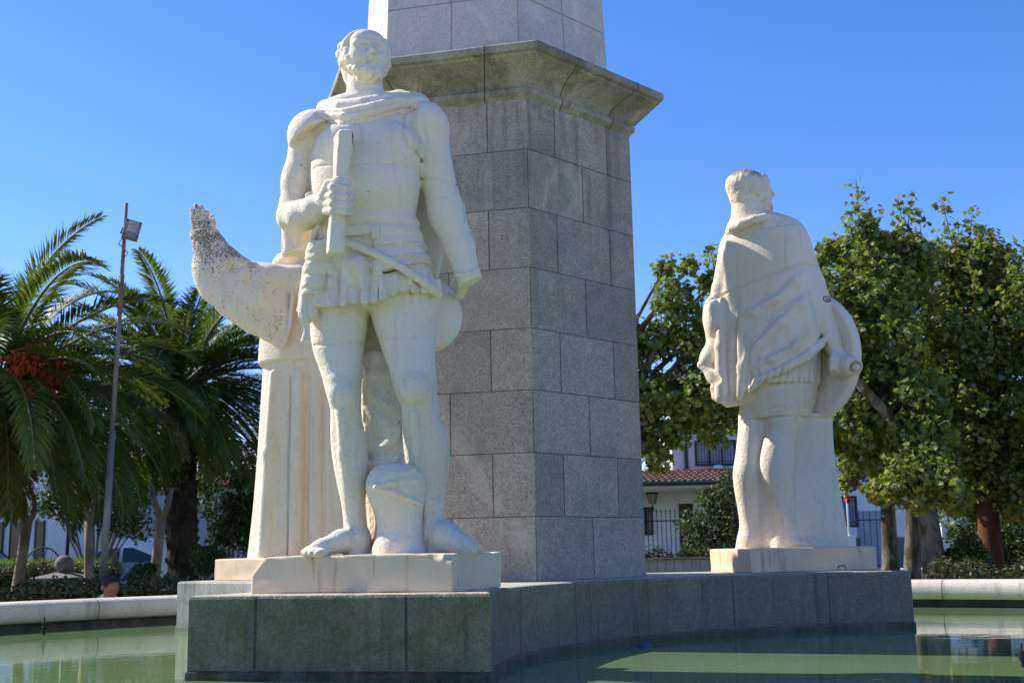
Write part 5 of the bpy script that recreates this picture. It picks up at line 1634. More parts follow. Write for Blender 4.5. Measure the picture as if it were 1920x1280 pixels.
small_tree("small pale trunk tree next to the thick palm trunk", gnd(288, 24.5), at(303, 970, 24.5), [[at(290, 940, 24.6), at(280, 900, 24.8)], [at(316, 945, 24.4), at(322, 915, 24.4)]],
           cl(24.5, [(280, 890, 46, .8), (310, 880, 46, .9), (265, 850, 50, 1.2)]), .11, 1200)

# ------------------------------------------------------------------ hedges and shrubs
def hedge(label, path, w, h, z0, nleaf, mat, leaf=.07, name="hedge", cat="hedge", group=None, ragged=0.0, core=True):
    """clipped hedge along a path of (x, y)"""
    path = [np.asarray(p, float) for p in path]
    c = sum(path) / len(path)
    t = empty(name, (c[0], c[1], z0), label, cat, group)
    mb = MB()
    seg = []
    for i in range(len(path) - 1):
        a, b = path[i], path[i + 1]; L = np.linalg.norm(b - a); e = (b - a) / L; nn = np.array([-e[1], e[0]])
        seg.append((a, b, L, e, nn))
        m_ = (a + b) / 2
        mb.box((m_[0], m_[1], z0 + h * .42), (L / 2, w * .40, h * .42), math.atan2(e[1], e[0]))
    if core: mb.build("twigs", M_PALMBARK, t)
    tot = sum(s[2] for s in seg); Ps = []; Ns = []
    for a, b, L, e, nn in seg:
        n = int(nleaf * L / tot)
        u = NR.rand(n) * L; side = NR.rand(n)
        lump = .06 * np.sin(u * 5) + .05 * np.sin(u * 11 + 1)
        x = np.where(side < .38, -w / 2, np.where(side < .62, w / 2, (NR.rand(n) - .5) * w))
        z = np.where(side < .62, NR.rand(n) * h, h)
        off = NR.normal(size=(n, 3)) * .045
        P = np.stack([a[0] + e[0] * u + nn[0] * x, a[1] + e[1] * u + nn[1] * x, z0 + z + lump * (z / h)], 1) + off
        P[:, 2] += ragged * NR.rand(n) ** 2 * (side >= .62)
        N = np.where((side < .62)[:, None], np.sign(x)[:, None] * np.array([nn[0], nn[1], .35]), np.array([0, 0, 1.])) + NR.normal(size=(n, 3)) * .5
        Ps.append(P); Ns.append(N)
    P = np.concatenate(Ps); N = np.concatenate(Ns)
    link("foliage", leaves_mesh("foliage", P, N, leaf * (.6 + .8 * NR.rand(len(P))), OVAL_LEAF, .2), mat, t)
    return t
def xy(x, Y): return at(x, 1000, Y)[:2]
hedge("low clipped hedge with small glossy leaves just behind the pool rim at the left", [xy(-120, 16.6), xy(120, 17.4), xy(250, 18.0), xy(430, 18.6)], .9, .60, GZ, 7000, M_HEDGE, .065, group="clipped hedges")
hedge("tall dark hedge with a sunlit ragged top in front of the parked cars", [xy(-160, 31), xy(60, 31), xy(215, 31)], 1.2, .78, GZ, 6000, M_HEDGE, .09, group="clipped hedges", ragged=.05)
hedge("clipped hedge under the iron fence of the pink house", [xy(1195, 33), xy(1420, 33)], .9, .62, GZ + .15, 3600, M_HEDGE, .085, group="clipped hedges", ragged=.2)
hedge("dark low hedge in deep shade under the plane trees at the right", [xy(1745, 18.2), xy(1960, 17.6)], 1.2, .55, GZ, 5200, M_HEDGE, .075, group="clipped hedges", ragged=.1)
def grass_strip(label, path, w, h, z0, n, kind_label):
    P = []; path = [np.asarray(p, float) for p in path]
    V = []; Q = []; tone = []; aut = []
    for i in range(len(path) - 1):
        a, b = path[i], path[i + 1]; e = b - a; L = np.linalg.norm(e); e /= L; nn = np.array([-e[1], e[0]])
        m_ = int(n / (len(path) - 1))
        for j in range(m_):
            q = a + e * rng.random() * L + nn * (rng.random() - .5) * w
            hh = h * rng.uniform(.4, 1.1); az = rng.uniform(0, 6.28); ln = rng.uniform(.05, .45) * hh
            wv = np.array([math.cos(az + 1.57), math.sin(az + 1.57), 0]) * .012
            p0 = np.array([q[0], q[1], z0]); p1 = p0 + np.array([math.cos(az) * ln * .4, math.sin(az) * ln * .4, hh * .6]); p2 = p0 + np.array([math.cos(az) * ln, math.sin(az) * ln, hh])
            k = len(V); V += [p0, p1 + wv, p2, p1 - wv]; Q.append((k, k + 1, k + 2, k + 3)); tn = rng.random()
            tone += [tn] * 4; aut += [rng.random() * .8] * 4
    me = np_mesh("grass", np.array(V), np.array(Q), smooth=False)
    for an, x in (('tone', tone), ('autumn', aut)):
        a_ = me.attributes.new(an, 'FLOAT', 'POINT'); a_.data.foreach_set('value', np.array(x, np.float32))
    o = link("grass", me, M_GRASS)
    tag(o, label, "grass", kind='stuff')
grass_strip("tall sunlit grass growing above the dark hedge at the left", [xy(-160, 31.8), xy(215, 31.8)], 1.6, .62, GZ + .45, 7000, "")
grass_strip("patches of short lawn under the plane trees", [xy(1600, 22.5), xy(1760, 22.5)], 5.0, .16, GZ, 9000, "")
def shrub(label, clumps, n, mat, leaf, base, name="shrub", cat="shrub", group=None):
    t = empty(name, base, label, cat, group)
    mb = MB(); rg = random.Random(n)
    b = np.asarray(base, float)
    for c, r in clumps:
        c = np.asarray(c)
        mb.tube([b + [rg.uniform(-.1, .1), 0, 0], (b + c) / 2 + [rg.uniform(-.1, .1), 0, .05], c], [.04, .03, .012], 6)
    mb.build("stem", M_PALEBARK, t, smooth=True)
    Ps = []; Ns = []; tot = sum(float(np.prod(r)) ** .67 for c, r in clumps)
    for c, r in clumps:
        P, d = clump_points(c, r, int(n * float(np.prod(r)) ** .67 / tot), .35); Ps.append(P); Ns.append(d * .7 + NR.normal(size=d.shape) * .5 + [0, 0, .3])
    P = np.concatenate(Ps)
    link("foliage", leaves_mesh("foliage", P, np.concatenate(Ns), leaf * (.6 + .8 * NR.rand(len(P))), OVAL_LEAF, .2), mat, t)
shrub("dense dark green conical shrub in front of the white porch wall", cl(35, [(1330, 990, 50, 0), (1300, 985, 34, .1), (1345, 950, 38, .1), (1360, 915, 28, .2), (1375, 985, 44, .1), (1310, 1015, 34, -.1), (1350, 1015, 46, -.2), (1365, 890, 16, .2), (1325, 930, 24, .1), (1390, 940, 40, .3)]), 6500, M_SHRUB, .10, gnd(1340, 35))
shrub("bushy green shrub between the thick palm and the friar statue", cl(27.5, [(430, 990, 42, 0), (455, 960, 40, .3), (415, 1000, 26, -.1), (470, 1000, 44, .2), (440, 940, 30, .5), (450, 900, 26, .8), (495, 950, 50, .6)]), 4200, M_SHRUB, .11, gnd(440, 27.5), group="shrubs by the palm")
shrub("small leafy shrub at the foot of the thick palm trunk", cl(25, [(385, 1040, 24, 0), (398, 1060, 18, -.1), (378, 1068, 14, -.2), (410, 1045, 18, .1)]), 1300, M_SHRUB, .08, gnd(390, 25), group="shrubs by the palm")
shrub("sprawling leafy plant with pale green leaves left of the palm trunk", cl(20, [(262, 1068, 16, 0), (275, 1078, 16, .1), (250, 1085, 14, -.1), (285, 1065, 10, .1)]), 700, M_SHRUB, .075, gnd(265, 20), group="shrubs by the palm")
shrub("round grey green shrub under the plane trees at the right", cl(20, [(1815, 1030, 26, 0), (1790, 1042, 20, .1), (1835, 1045, 22, .1), (1805, 1050, 24, -.1)]), 1800, M_SHRUB, .085, gnd(1812, 20))

# evergreen bushes that close the view behind the palms and under the plane trees
shrub("dark evergreen bush behind the left palm, in deep shade", cl(33, [(110, 930, 46, 0), (150, 900, 50, .3), (205, 910, 46, .2), (250, 930, 46, .4), (235, 880, 50, .8), (175, 860, 50, .9), (285, 900, 40, .5), (95, 945, 34, .2), (135, 958, 34, .2), (185, 958, 34, .1), (225, 968, 38, .2), (255, 985, 38, .1)]), 5200, M_SHRUB, .13, gnd(180, 33), group="evergreen bushes in the background")
shrub("tall dark evergreen bush just right of the thick palm trunk", cl(34, [(385, 900, 40, 0), (410, 860, 40, .3), (450, 850, 40, .5), (395, 950, 36, .2), (480, 880, 50, .5)]), 2600, M_SHRUB, .13, gnd(410, 34), group="evergreen bushes in the background")
shrub("wide dark bush under the plane trees at the right edge", cl(27, [(1800, 1000, 34, 0), (1840, 985, 38, .2), (1885, 1000, 40, .1), (1925, 990, 40, .2), (1870, 1030, 40, -.2), (1910, 1035, 36, -.2), (1830, 1035, 34, -.2)]), 4200, M_SHRUB, .10, gnd(1860, 27), group="evergreen bushes in the background")
src0 = [o for o in COL.objects if o.get('label', '').startswith("bright green plane tree")][0]
for i, (x, y, rz) in enumerate(((-1.7, 31.5, .8), (.9, 33, 2.6))):
    c = src0.copy(); COL.objects.link(c); c.matrix_basis = Matrix.Translation((x, y, GZ)) @ Matrix.Rotation(rz, 4, 'Z') @ Matrix.Scale(.9, 4)
    c['label'] = "plane tree standing straight behind the obelisk, hidden by it"; c['group'] = "plane trees hidden behind the obelisk"
    for ch in src0.children:
        d = ch.copy(); COL.objects.link(d); d.parent = c
# unseen trees added out of view on the right to darken the monument's right sides
src = [o for o in COL.objects if o.get('label', '').startswith("plane tree cut off")][0]
for i, (x, y, rz) in enumerate(((14.5, 13.0, .5), (16.0, 7.5, 1.4), (15.5, 1.5, 2.3), (13.0, -4.5, 3.0)  )):
    c = src.copy(); COL.objects.link(c); c.matrix_basis = Matrix.Translation((x, y, GZ)) @ Matrix.Rotation(rz, 4, 'Z')
    c['label'] = "unseen plane tree added out of view to the right to shade the monument"; c['group'] = "added plane trees out of view"
    for ch in src.children:
        d = ch.copy(); COL.objects.link(d); d.parent = c
# ------------------------------------------------------------------ houses, walls, fences behind the park
def wall_frame(px0, px1, Y, yaw=0.0):
    """local frame of a facade seen from px0 to px1 at distance Y: origin (left foot), right direction, outward normal"""
    a = at(px0, 1030, Y); b = at(px1, 1030, Y)
    return np.array([a[0], Y, 0]), b[0] - a[0]
def Zof(x, y, Y): return at(x, y, Y)[2]
def rect(mb, x0, x1, z0, z1, Y, th):
    mb.box(((x0 + x1) / 2, Y + th / 2, (z0 + z1) / 2), ((x1 - x0) / 2, th / 2, (z1 - z0) / 2))
def X(px, Y): return at(px, 1000, Y)[0]
def Xat(px, py, Y): return at(px, py, Y)[0]
def window(parent, x0, x1, z0, z1, Y, bars=0, blind=False, name="window", mull=1, sill=True):
    f = MB(); w = .07
    rect(f, x0 - w, x0, z0 - w, z1 + w, Y - .03, .10); rect(f, x1, x1 + w, z0 - w, z1 + w, Y - .03, .10)
    rect(f, x0, x1, z1, z1 + w, Y - .028, .096); rect(f, x0, x1, z0 - w, z0, Y - .028, .096)
    for i in range(1, mull + 1):
        xc = x0 + (x1 - x0) * i / (mull + 1); rect(f, xc - .03, xc + .03, z0, z1, Y - .02, .07)
    fr = f.build(name, M_FRAME, parent)
    g_ = MB(); rect(g_, x0, x1, z0, z1, Y + .0, .02); g_.build("pane", M_CURTAIN if blind else M_GLASS, fr)
    if bars:
        b = MB()
        for i in range(bars):
            xc = x0 + (x1 - x0) * (i + .5) / bars; b.tube([(xc, Y - .09, z0 - .05), (xc, Y - .09, z1 + .05)], .012, 6)
        for zz in (z0 + .1 * (z1 - z0), z0 + .9 * (z1 - z0)): b.tube([(x0 - .05, Y - .09, zz), (x1 + .05, Y - .09, zz)], .012, 6)
        b.build("bars", M_IRON, fr)
    return fr
def tile_roof(parent, x0, x1, zf, zb, Yf, Yb, mat=M_TILES, name="roof"):
    """barrel tiles in columns running down the slope"""
    n = int((x1 - x0) / .22); vs = []; fs = []
    rows = 7; k = 5
    mb = MB()
    for i in range(n):
        xc = x0 + (i + .5) * (x1 - x0) / n
        for j in range(rows):
            f0, f1 = j / rows, (j + 1.12) / rows
            a = np.array([xc, Yf + (Yb - Yf) * f0, zf + (zb - zf) * f0 + .05]); b = np.array([xc, Yf + (Yb - Yf) * f1, zf + (zb - zf) * f1 + .0])
            off = rng.uniform(-.012, .012)
            sec = []
            for p, r in ((a, .125), (b, .105)):
                sec.append([(p[0] + off + r * math.cos(t), p[1], p[2] + r * .62 * math.sin(t)) for t in np.linspace(math.pi, 0, k)])
            mb.add(sec[0] + sec[1], [(q, q + 1, q + 1 + k, q + k) for q in range(k - 1)] + [tuple(range(k))])
    o = mb.build(name, mat, parent)
    und = MB()
    und.add([(x0, Yf, zf), (x1, Yf, zf), (x1, Yb, zb), (x0, Yb, zb), (x0, Yf, zf - .08), (x1, Yf, zf - .08), (x1, Yb, zb - .08), (x0, Yb, zb - .08)],
            [(0, 1, 2, 3), (7, 6, 5, 4), (0, 4, 5, 1), (1, 5, 6, 2), (2, 6, 7, 3), (3, 7, 4, 0)])
    und.build("roof_deck", M_TILES, o)
    return o
# ---- pink house with tiled porch
Yh, Yp = 46.0, 42.6
house = empty("pink_house", (X(1330, Yh), Yh, GZ), "pink upstairs house with clay tiled porch roof over a white ground floor", "house")
x0, x1 = X(1040, Yh), X(1440, Yh)
zr = Zof(1300, 884, Yh - .2)
m_ = MB(); m_.box(((x0 + x1) / 2, Yh + 3.5, (GZ + zr) / 2 - .1), ((x1 - x0) / 2, 3.5, (zr - GZ) / 2 + .1)); m_.build("ground_floor_wall", M_WALLWHITE, house)
xp = Xat(1264, 860, Yh)
ztop = Zof(1300, 770, Yh)
m_ = MB(); m_.box(((xp + x1 + 3) / 2, Yh + .6 + 2.9, (zr + ztop) / 2), ((x1 + 3 - xp) / 2, 2.9, (ztop - zr) / 2)); m_.build("upper_wall", M_WALLPINK, house)
tile_roof(house, xp - .4, x1 + 3.4, ztop, ztop + 1.1, Yh + .1, Yh + 3.6)
tile_roof(house, X(1090, Yp), X(1450, Yp), Zof(1280, 905, Yp), Zof(1280, 881, Yh), Yp, Yh + .62, name="porch_roof")
gt = MB(); gt.tube([(X(1090, Yp), Yp - .08, Zof(1280, 906, Yp)), (X(1450, Yp), Yp - .08, Zof(1280, 906, Yp) + .02)], .075, 8); gt.build("gutter", M_GREENPIPE, house)
sf = MB(); sf.box(((X(1090, Yp) + X(1450, Yp)) / 2, (Yp + Yh) / 2 + .02, Zof(1280, 908, Yp) - .06), ((X(1450, Yp) - X(1090, Yp)) / 2, (Yh - Yp) / 2 - .1, .05)); sf.build("soffit", M_WALLWHITE, house)
dp = MB(); xx = Xat(1287, 860, Yh + .5); dp.tube([(xx, Yh + .52, zr + .1), (xx, Yh + .52, ztop)], .075, 8); dp.build("drainpipe", M_GREENPIPE, house)
window(house, Xat(1307, 850, Yh + .5), Xat(1378, 850, Yh + .5), Zof(1340, 869, Yh + .5), Zof(1340, 828, Yh + .5), Yh + .57, 13, True, mull=2)
window(house, Xat(1200, 975, Yh), Xat(1221, 975, Yh), Zof(1210, 999, Yh), Zof(1210, 954, Yh), Yh - .03, 6, True)
d_ = MB(); rect(d_, Xat(1274, 975, Yh), Xat(1300, 975, Yh), GZ, Zof(1285, 944, Yh), Yh - .05, .06); dr = d_.build("door", M_FRAME, house)
d_ = MB(); d_.box((Xat(1297, 975, Yh), Yh - .08, 1.0), (.03, .04, .06)); d_.build("handle", M_STEEL, dr)
d_ = MB(); pv = at(1346, 876, Yh + .4); d_.lathe((pv[0], Yh + .42, pv[2] - .1), [(.12, 0), (.2, .05), (.2, .16), (.1, .2)], 12); d_.build("roof_vent", M_WALLWHITE, house)
# wall lantern on the corner of the porch
lp = at(1223, 932, Yh - .45)
lan = empty("wall_lantern", (lp[0], lp[1], lp[2] - .4), "black iron lantern on a bracket on the white porch wall", "lantern")
b = MB(); b.tube([(lp[0] + .05, Yh, lp[2] - .45), (lp[0] + .03, Yh - .3, lp[2] - .5), (lp[0], Yh - .45, lp[2] - .3)], .03, 6); b.build("bracket", M_IRON, lan)
b = MB(); b.lathe((lp[0], lp[1], lp[2]), [(.08, -.25), (.12, -.22), (.2, .12), (.06, .13)], 6); b.build("glass_case", M_LAMPGLASS, lan)
b = MB(); b.lathe((lp[0], lp[1], lp[2]), [(.25, .12), (.2, .2), (.06, .32), (.03, .42)], 6)
for k in range(6):
    a_ = k * math.pi / 3; b.tube([(lp[0] + .12 * math.cos(a_), lp[1] + .12 * math.sin(a_), lp[2] - .24), (lp[0] + .205 * math.cos(a_), lp[1] + .205 * math.sin(a_), lp[2] + .13)], .014, 5)
b.build("cap", M_IRON, lan)
def iron_fence(label, pA, pB, z0, z1, step, name="iron_fence", spear=True, group=None):
    pA, pB = np.asarray(pA, float), np.asarray(pB, float); L = np.linalg.norm(pB - pA); n = int(L / step)
    t = empty(name, ((pA[0] + pB[0]) / 2, (pA[1] + pB[1]) / 2, z0), label, "fence", group)
    b = MB()
    for i in range(n + 1):
        q = pA + (pB - pA) * i / n
        b.tube([(q[0], q[1], z0), (q[0], q[1], z1)], .014, 5)
        if spear: b.lathe((q[0], q[1], z1), [(.012, -.02), (.032, .03), (.004, .12)], 5); b.lathe((q[0], q[1], z0 + (z1 - z0) * .55), [(.014, -.03), (.03, 0), (.014, .03)], 5)
    b.build("bars", M_IRON, t)
    for f in (.12, .86):
        r_ = MB(); r_.tube([(pA[0], pA[1], z0 + (z1 - z0) * f), (pB[0], pB[1], z0 + (z1 - z0) * f)], .02, 5)
        r_.build("rail", M_IRON, t)
iron_fence("black iron fence with spear tops in front of the white porch", xy(1190, 40), xy(1420, 40), GZ + .2, Zof(1250, 960, 40), .145)
iron_fence("dark iron fence half hidden by shrubs near the friar statue", xy(385, 33), xy(520, 33), GZ, Zof(440, 1016, 33), .13)
# low block wall before the hedge
lw = empty("low_wall", (X(1290, 29), 29, GZ), "low pale block wall with brown cap below the hedge", "wall")
b = MB(); zc = Zof(1280, 1049, 29)
xs = X(1150, 29)
for i in range(22):
    for j in range(1):
        rect(b, xs + i * .205, xs + i * .205 + .197, GZ - .2, zc, 29 + (i % 3) * .003, .25)
b.build("blocks", M_BRICKWALL, lw)
b = MB()
for i in range(11): rect(b, xs + i * .41, xs + i * .41 + .402, zc, Zof(1280, 1044.5, 29), 28.96, .33)
b.build("cap", M_BRICKCAP, lw)
# ---- white house with grey dado at the right
Yw = 47.0
wh = empty("white_house", (X(1700, Yw), Yw, GZ), "white rendered house with grey dado and barred window behind the plane trees", "house")
xa, xb = X(1535, Yw), X(2050, Yw)
zt = Zof(1600, 872, Yw); zd = Zof(1640, 1007, Yw)
b = MB(); b.box(((xa + xb) / 2, Yw + 4, (zd + zt) / 2), ((xb - xa) / 2, 4, (zt - zd) / 2)); b.build("wall", M_WALLWHITE, wh)
b = MB(); b.box(((xa + xb) / 2, Yw + 3.97, (GZ - .1 + zd) / 2), ((xb - xa) / 2 + .03, 4, (zd - GZ + .1) / 2)); b.build("dado", M_WALLGREY, wh)
tile_roof(wh, xa - .3, xb + .3, zt, zt + 1.2, Yw - .4, Yw + 4)
window(wh, Xat(1572, 960, Yw), Xat(1604, 960, Yw), Zof(1590, 984, Yw), Zof(1590, 933, Yw), Yw - .03, 7, True)
window(wh, Xat(1880, 960, Yw), Xat(1912, 960, Yw), Zof(1890, 984, Yw), Zof(1890, 940, Yw), Yw - .03, 7, False)
b = MB(); rect(b, Xat(1612, 1000, Yw), Xat(1658, 1000, Yw), GZ, Zof(1630, 957, Yw), Yw - .06, .06); dr = b.build("door", M_CURTAIN, wh)
iron_fence("tall barred iron gate in front of the white house", xy(1609, 44), xy(1668, 44), GZ, Zof(1630, 958, 44), .21, "iron_gate", False)
b = MB(); rect(b, X(1560, 43), X(1760, 43), GZ, GZ + .16, 40.8, 3.2); tag(b.build("pavement", M_PAVE), kind='structure')
b = MB(); rect(b, X(1100, 38), X(2100, 38), GZ - .1, GZ + .006, 36.2, 4.4); tag(b.build("road", M_ROAD), kind='structure')
# pale gatepost-like pillar among the trunks
pl = at(1774, 1010, 30)
b = MB(); b.box((pl[0], 30, (GZ + Zof(1774, 985, 30)) / 2), (.135, .12, (Zof(1774, 985, 30) - GZ) / 2)); b.box((pl[0], 30, Zof(1774, 985, 30) + .03), (.16, .145, .03))
tag(b.build("stone_pillar", M_WALLWHITE, bevel=.01), "pale square pillar standing between the plane tree trunks", "pillar")
# ---- white house and beige house at the left
Yl = 46.0
lh = empty("white_house", (X(20, Yl), Yl, GZ), "white house with dark doorways seen under the left palm", "house")
xa, xb = X(-190, Yl), X(88, Yl); zt = Zof(40, 850, Yl)
b = MB(); b.box(((xa + xb) / 2, Yl + 4, (GZ + zt) / 2), ((xb - xa) / 2, 4, (zt - GZ) / 2)); b.build("wall", M_WALLWHITE, lh)
b = MB(); rect(b, xa, xb + .1, Zof(40, 960, Yl), Zof(40, 956, Yl) + .06, Yl - .16, .16); b.build("ledge", M_WALLGREY, lh)
for a_, c_ in ((-60, 5), (22, 39), (69, 82)):
    d_ = MB(); rect(d_, Xat(a_, 1000, Yl), Xat(c_, 1000, Yl), GZ, Zof(30, 978, Yl), Yl - .05, .06); dd = d_.build("door", M_GLASS, lh)
    for q_ in (Xat(a_, 1000, Yl) - .06, Xat(c_, 1000, Yl)):
        d_ = MB(); rect(d_, q_, q_ + .06, GZ, Zof(30, 976, Yl), Yl - .07, .08); d_.build("jamb", M_FRAME, dd)
tile_roof(lh, xa - .2, xb + .2, zt, zt + .9, Yl - .3, Yl + 4)
bh = empty("beige_house", (X(250, 52), 52, GZ), "long beige house wall behind the palms and the blue car", "house")
xa, xb = X(96, 52), X(540, 52); zt = Zof(300, 915, 52)
b = MB(); b.box(((xa + xb) / 2, 56, (GZ + zt) / 2), ((xb - xa) / 2, 4, (zt - GZ) / 2)); b.build("wall", M_WALLBEIGE, bh)
tile_roof(bh, xa - .2, xb + .2, zt, zt + 1.0, 51.7, 56)
for a_ in (225, 330, 420):
    window(bh, Xat(a_, 960, 52), Xat(a_ + 26, 960, 52), Zof(a_, 985, 52), Zof(a_, 935, 52), 51.97, 0, False)
# low white garden wall by the palm trunk
b = MB(); rect(b, X(298, 36), X(330, 36), GZ, Zof(300, 985, 36), 36, .2); rect(b, X(298, 36) - .03, X(330, 36) + .03, Zof(300, 985, 36), Zof(300, 985, 36) + .05, 35.97, .26)
tag(b.build("garden_wall", M_WALLWHITE), "white garden wall just left of the thick palm trunk", "wall")
# street in front of the left houses
b = MB(); rect(b, X(-300, 38), X(560, 38), GZ - .1, GZ + .006, 36.8, 6.0); tag(b.build("road", M_ROAD), kind='structure')

# ------------------------------------------------------------------ parked cars
def car(label, cx, Y, zg, L, body, roofm, flip=1, h=1.45):
    t = empty("parked_car", (cx, Y, zg), label, "car", "cars parked in the street at the left")
    W = .86
    prof = [(-.50, .30), (-.50, .62), (-.47, .72), (-.30, .80), (-.18, .84), (.44, .86), (.49, .80), (.50, .55), (.49, .30)]
    cab = [(-.20, .83), (-.06, 1.34), (.02, h - .02), (.20, h), (.36, h - .06), (.475, .86)]
    def ext(poly, w0, w1=None):
        n = len(poly); mb = MB(); vs = []
        for s_ in (-1, 1):
            for x, z in poly:
                w = w0 if (w1 is None or z < .9) else w1
                vs.append((cx + flip * x * L, Y + s_ * w, zg + z))
        mb.add(vs, [tuple(range(n)), tuple(range(2 * n - 1, n - 1, -1))] + [(i, (i + 1) % n, (i + 1) % n + n, i + n) for i in range(n)])
        return mb
    ext(prof, W).build("body", body, t, bevel=.05, seg=3, smooth=False)
    ext(cab, W - .06, W - .2).build("cabin", roofm, t, bevel=.03)
    for s_ in (-1, 1):
        gl = [[(-.155, .88), (-.055, 1.28), (.06, 1.36), (.10, 1.36), (.10, .90)], [(.125, .90), (.125, 1.36), (.20, 1.37), (.34, 1.31), (.40, .92)]]
        for poly in gl:
            mb = MB(); n = len(poly)
            w = lambda z: W - .06 - .14 * (z - .83) / .6 + .012
            vs = [(cx + flip * x * L, Y + s_ * w(z), zg + z) for x, z in poly]
            mb.add(vs, [tuple(range(n))]); mb.build("side_window", M_GLASS, t)
    for x in (-.32, .33):
        for s_ in (-1, 1):
            M = np.array([[1, 0, 0], [0, 0, 1], [0, 1, 0]], float)
            mb = MB(); mb.lathe((cx + flip * x * L, Y + s_ * (W - .1), zg + .31), [(.30, -.1), (.31, -.06), (.31, .08), (.27, .11)], 20, M); wh_ = mb.build("wheel", M_TYRE, t)
            mb = MB(); mb.lathe((cx + flip * x * L, Y + s_ * (W - .1), zg + .31), [(.20, -.112), (.20, .112)], 14, M); mb.build("rim", M_STEEL, wh_)
    for s_ in (-1, 1):
        mb = MB(); mb.box((cx - flip * .485 * L, Y + s_ * .6, zg + .66), (.06, .16, .07)); mb.build("headlight", M_LAMPGLASS, t, bevel=.02)
    mb = MB(); mb.box((cx + flip * .0 - flip * .13 * L, Y - W - .02, zg + .93), (.1, .09, .06)); mb.build("mirror", body, t, bevel=.02)
car("pale blue car with white roof parked behind the left hedge", X(215, 40), 40, GZ, 4.2, M_CARBLUE, M_CARROOF, 1, 1.66)
car("dark blue car mostly hidden behind the forked tree trunk", X(-25, 41), 41, GZ, 4.1, M_CARDARK, M_CARDARK, -1, 1.5)
# ------------------------------------------------------------------ lamp, flag, small things, the man behind the rim
Yq = 18.4
fp = empty("floodlight_post", gnd(193, Yq), "tall grey steel post with a square floodlight near its rusty top", "floodlight")
pb = gnd(190, Yq); pb = np.array([at(192, 1100, Yq)[0], Yq, GZ]); ptop = at(237, 381, Yq)
pb[0] = at(193, 1095, Yq)[0] - (at(237, 381, Yq)[0] - at(193, 1095, Yq)[0]) * .13
def along(f): return pb + (ptop - pb) * f
b = MB(); b.tube([along(0), along(.45)], [.058, .05], 14); b.tube([along(.45), along(.82)], [.04, .036], 12); b.build("post", M_STEEL, fp, smooth=True)
b = MB(); b.tube([along(.82), along(1.0)], [.03, .028], 12); b.tube([along(.72), along(.822)], [.039, .039], 12); b.build("upper_tube", M_RUST, fp, smooth=True)
fc = at(247, 432, Yq - .16)
Mf = rot(24, -14, 13)
b = MB(); b.box(fc, (.125, .06, .155), M=Mf); fl = b.build("floodlight", M_LAMPBODY, fp, bevel=.012)
b = MB(); b.box(fc + Mf @ np.array([.0, -.064, .035]), (.075, .004, .095), M=Mf); b.build("glass", M_LAMPGLASS, fl)
b = MB()
for sx in (-1, 1):
    for sz in (-1, 1): b.box(fc + Mf @ np.array([sx * .10, -.066, sz * .13]), (.012, .008, .012), M=Mf)
b.box(fc + Mf @ np.array([.0, .075, .0]), (.09, .02, .10), M=Mf)
b.build("clips", M_BLACK, fl)
b = MB(); b.tube([fc + Mf @ np.array([-.135, 0, 0]), fc + Mf @ np.array([-.15, .14, -.02]), along(.925)], .012, 6); b.tube([fc + Mf @ np.array([-.1, .06, -.15]), along(.90) + [-.09, 0, 0], along(.875) + [.08, -.02, 0], along(.86)], .008, 5); b.build("bracket", M_BLACK, fp)
# flagpole with drooping flags
Yf = 34
fb = np.array([at(1592, 1000, Yf)[0], Yf, GZ])
fo = empty("flagpole", fb, "thin white flagpole with limp red, yellow and green flags on a pale block", "flagpole")
ft = at(1583, 862, Yf)
b = MB(); b.box((fb[0] + .04, Yf, (GZ + Zof(1590, 1004, Yf)) / 2), (.11, .11, (Zof(1590, 1004, Yf) - GZ) / 2)); b.build("block", M_WALLWHITE, fo, bevel=.01)
b = MB(); b.tube([(fb[0], Yf, GZ), ft], [.035, .025], 8); b.build("pole", M_FLAGWHT, fo, smooth=True)
def flag(px, y0, y1, w, mat, ph):
    n, k = 14, 8; vs = []; fs = []
    for i in range(n):
        f = i / (n - 1); p = at(px, y0 + (y1 - y0) * f, Yf - .05)
        for j in range(k):
            g_ = j / (k - 1)
            vs.append((p[0] + w * g_ * (.55 + .45 * math.sin(2.6 * f + .3)) , p[1] - .10 * math.sin(g_ * 9 + ph + 3 * f) - .03, p[2] - .05 * g_))
    for i in range(n - 1):
        for j in range(k - 1): fs.append((i * k + j, i * k + j + 1, (i + 1) * k + j + 1, (i + 1) * k + j))
    mb = MB(); mb.add(vs, fs)
    o = mb.build("flag", mat, fo, smooth=True)
    sm = o.modifiers.new("thickness", 'SOLIDIFY'); sm.thickness = .006
flag(1583, 884, 900, .10, M_FLAGYEL, 0); flag(1581, 894, 918, .14, M_FLAGRED, 1); flag(1584, 916, 932, .10, M_FLAGYEL, 2); flag(1585, 928, 941, .11, M_FLAGRED, 3); flag(1578, 890, 922, -.06, M_FLAGWHT, 1); flag(1579, 896, 905, -.04, M_FLAGGRN, 2)
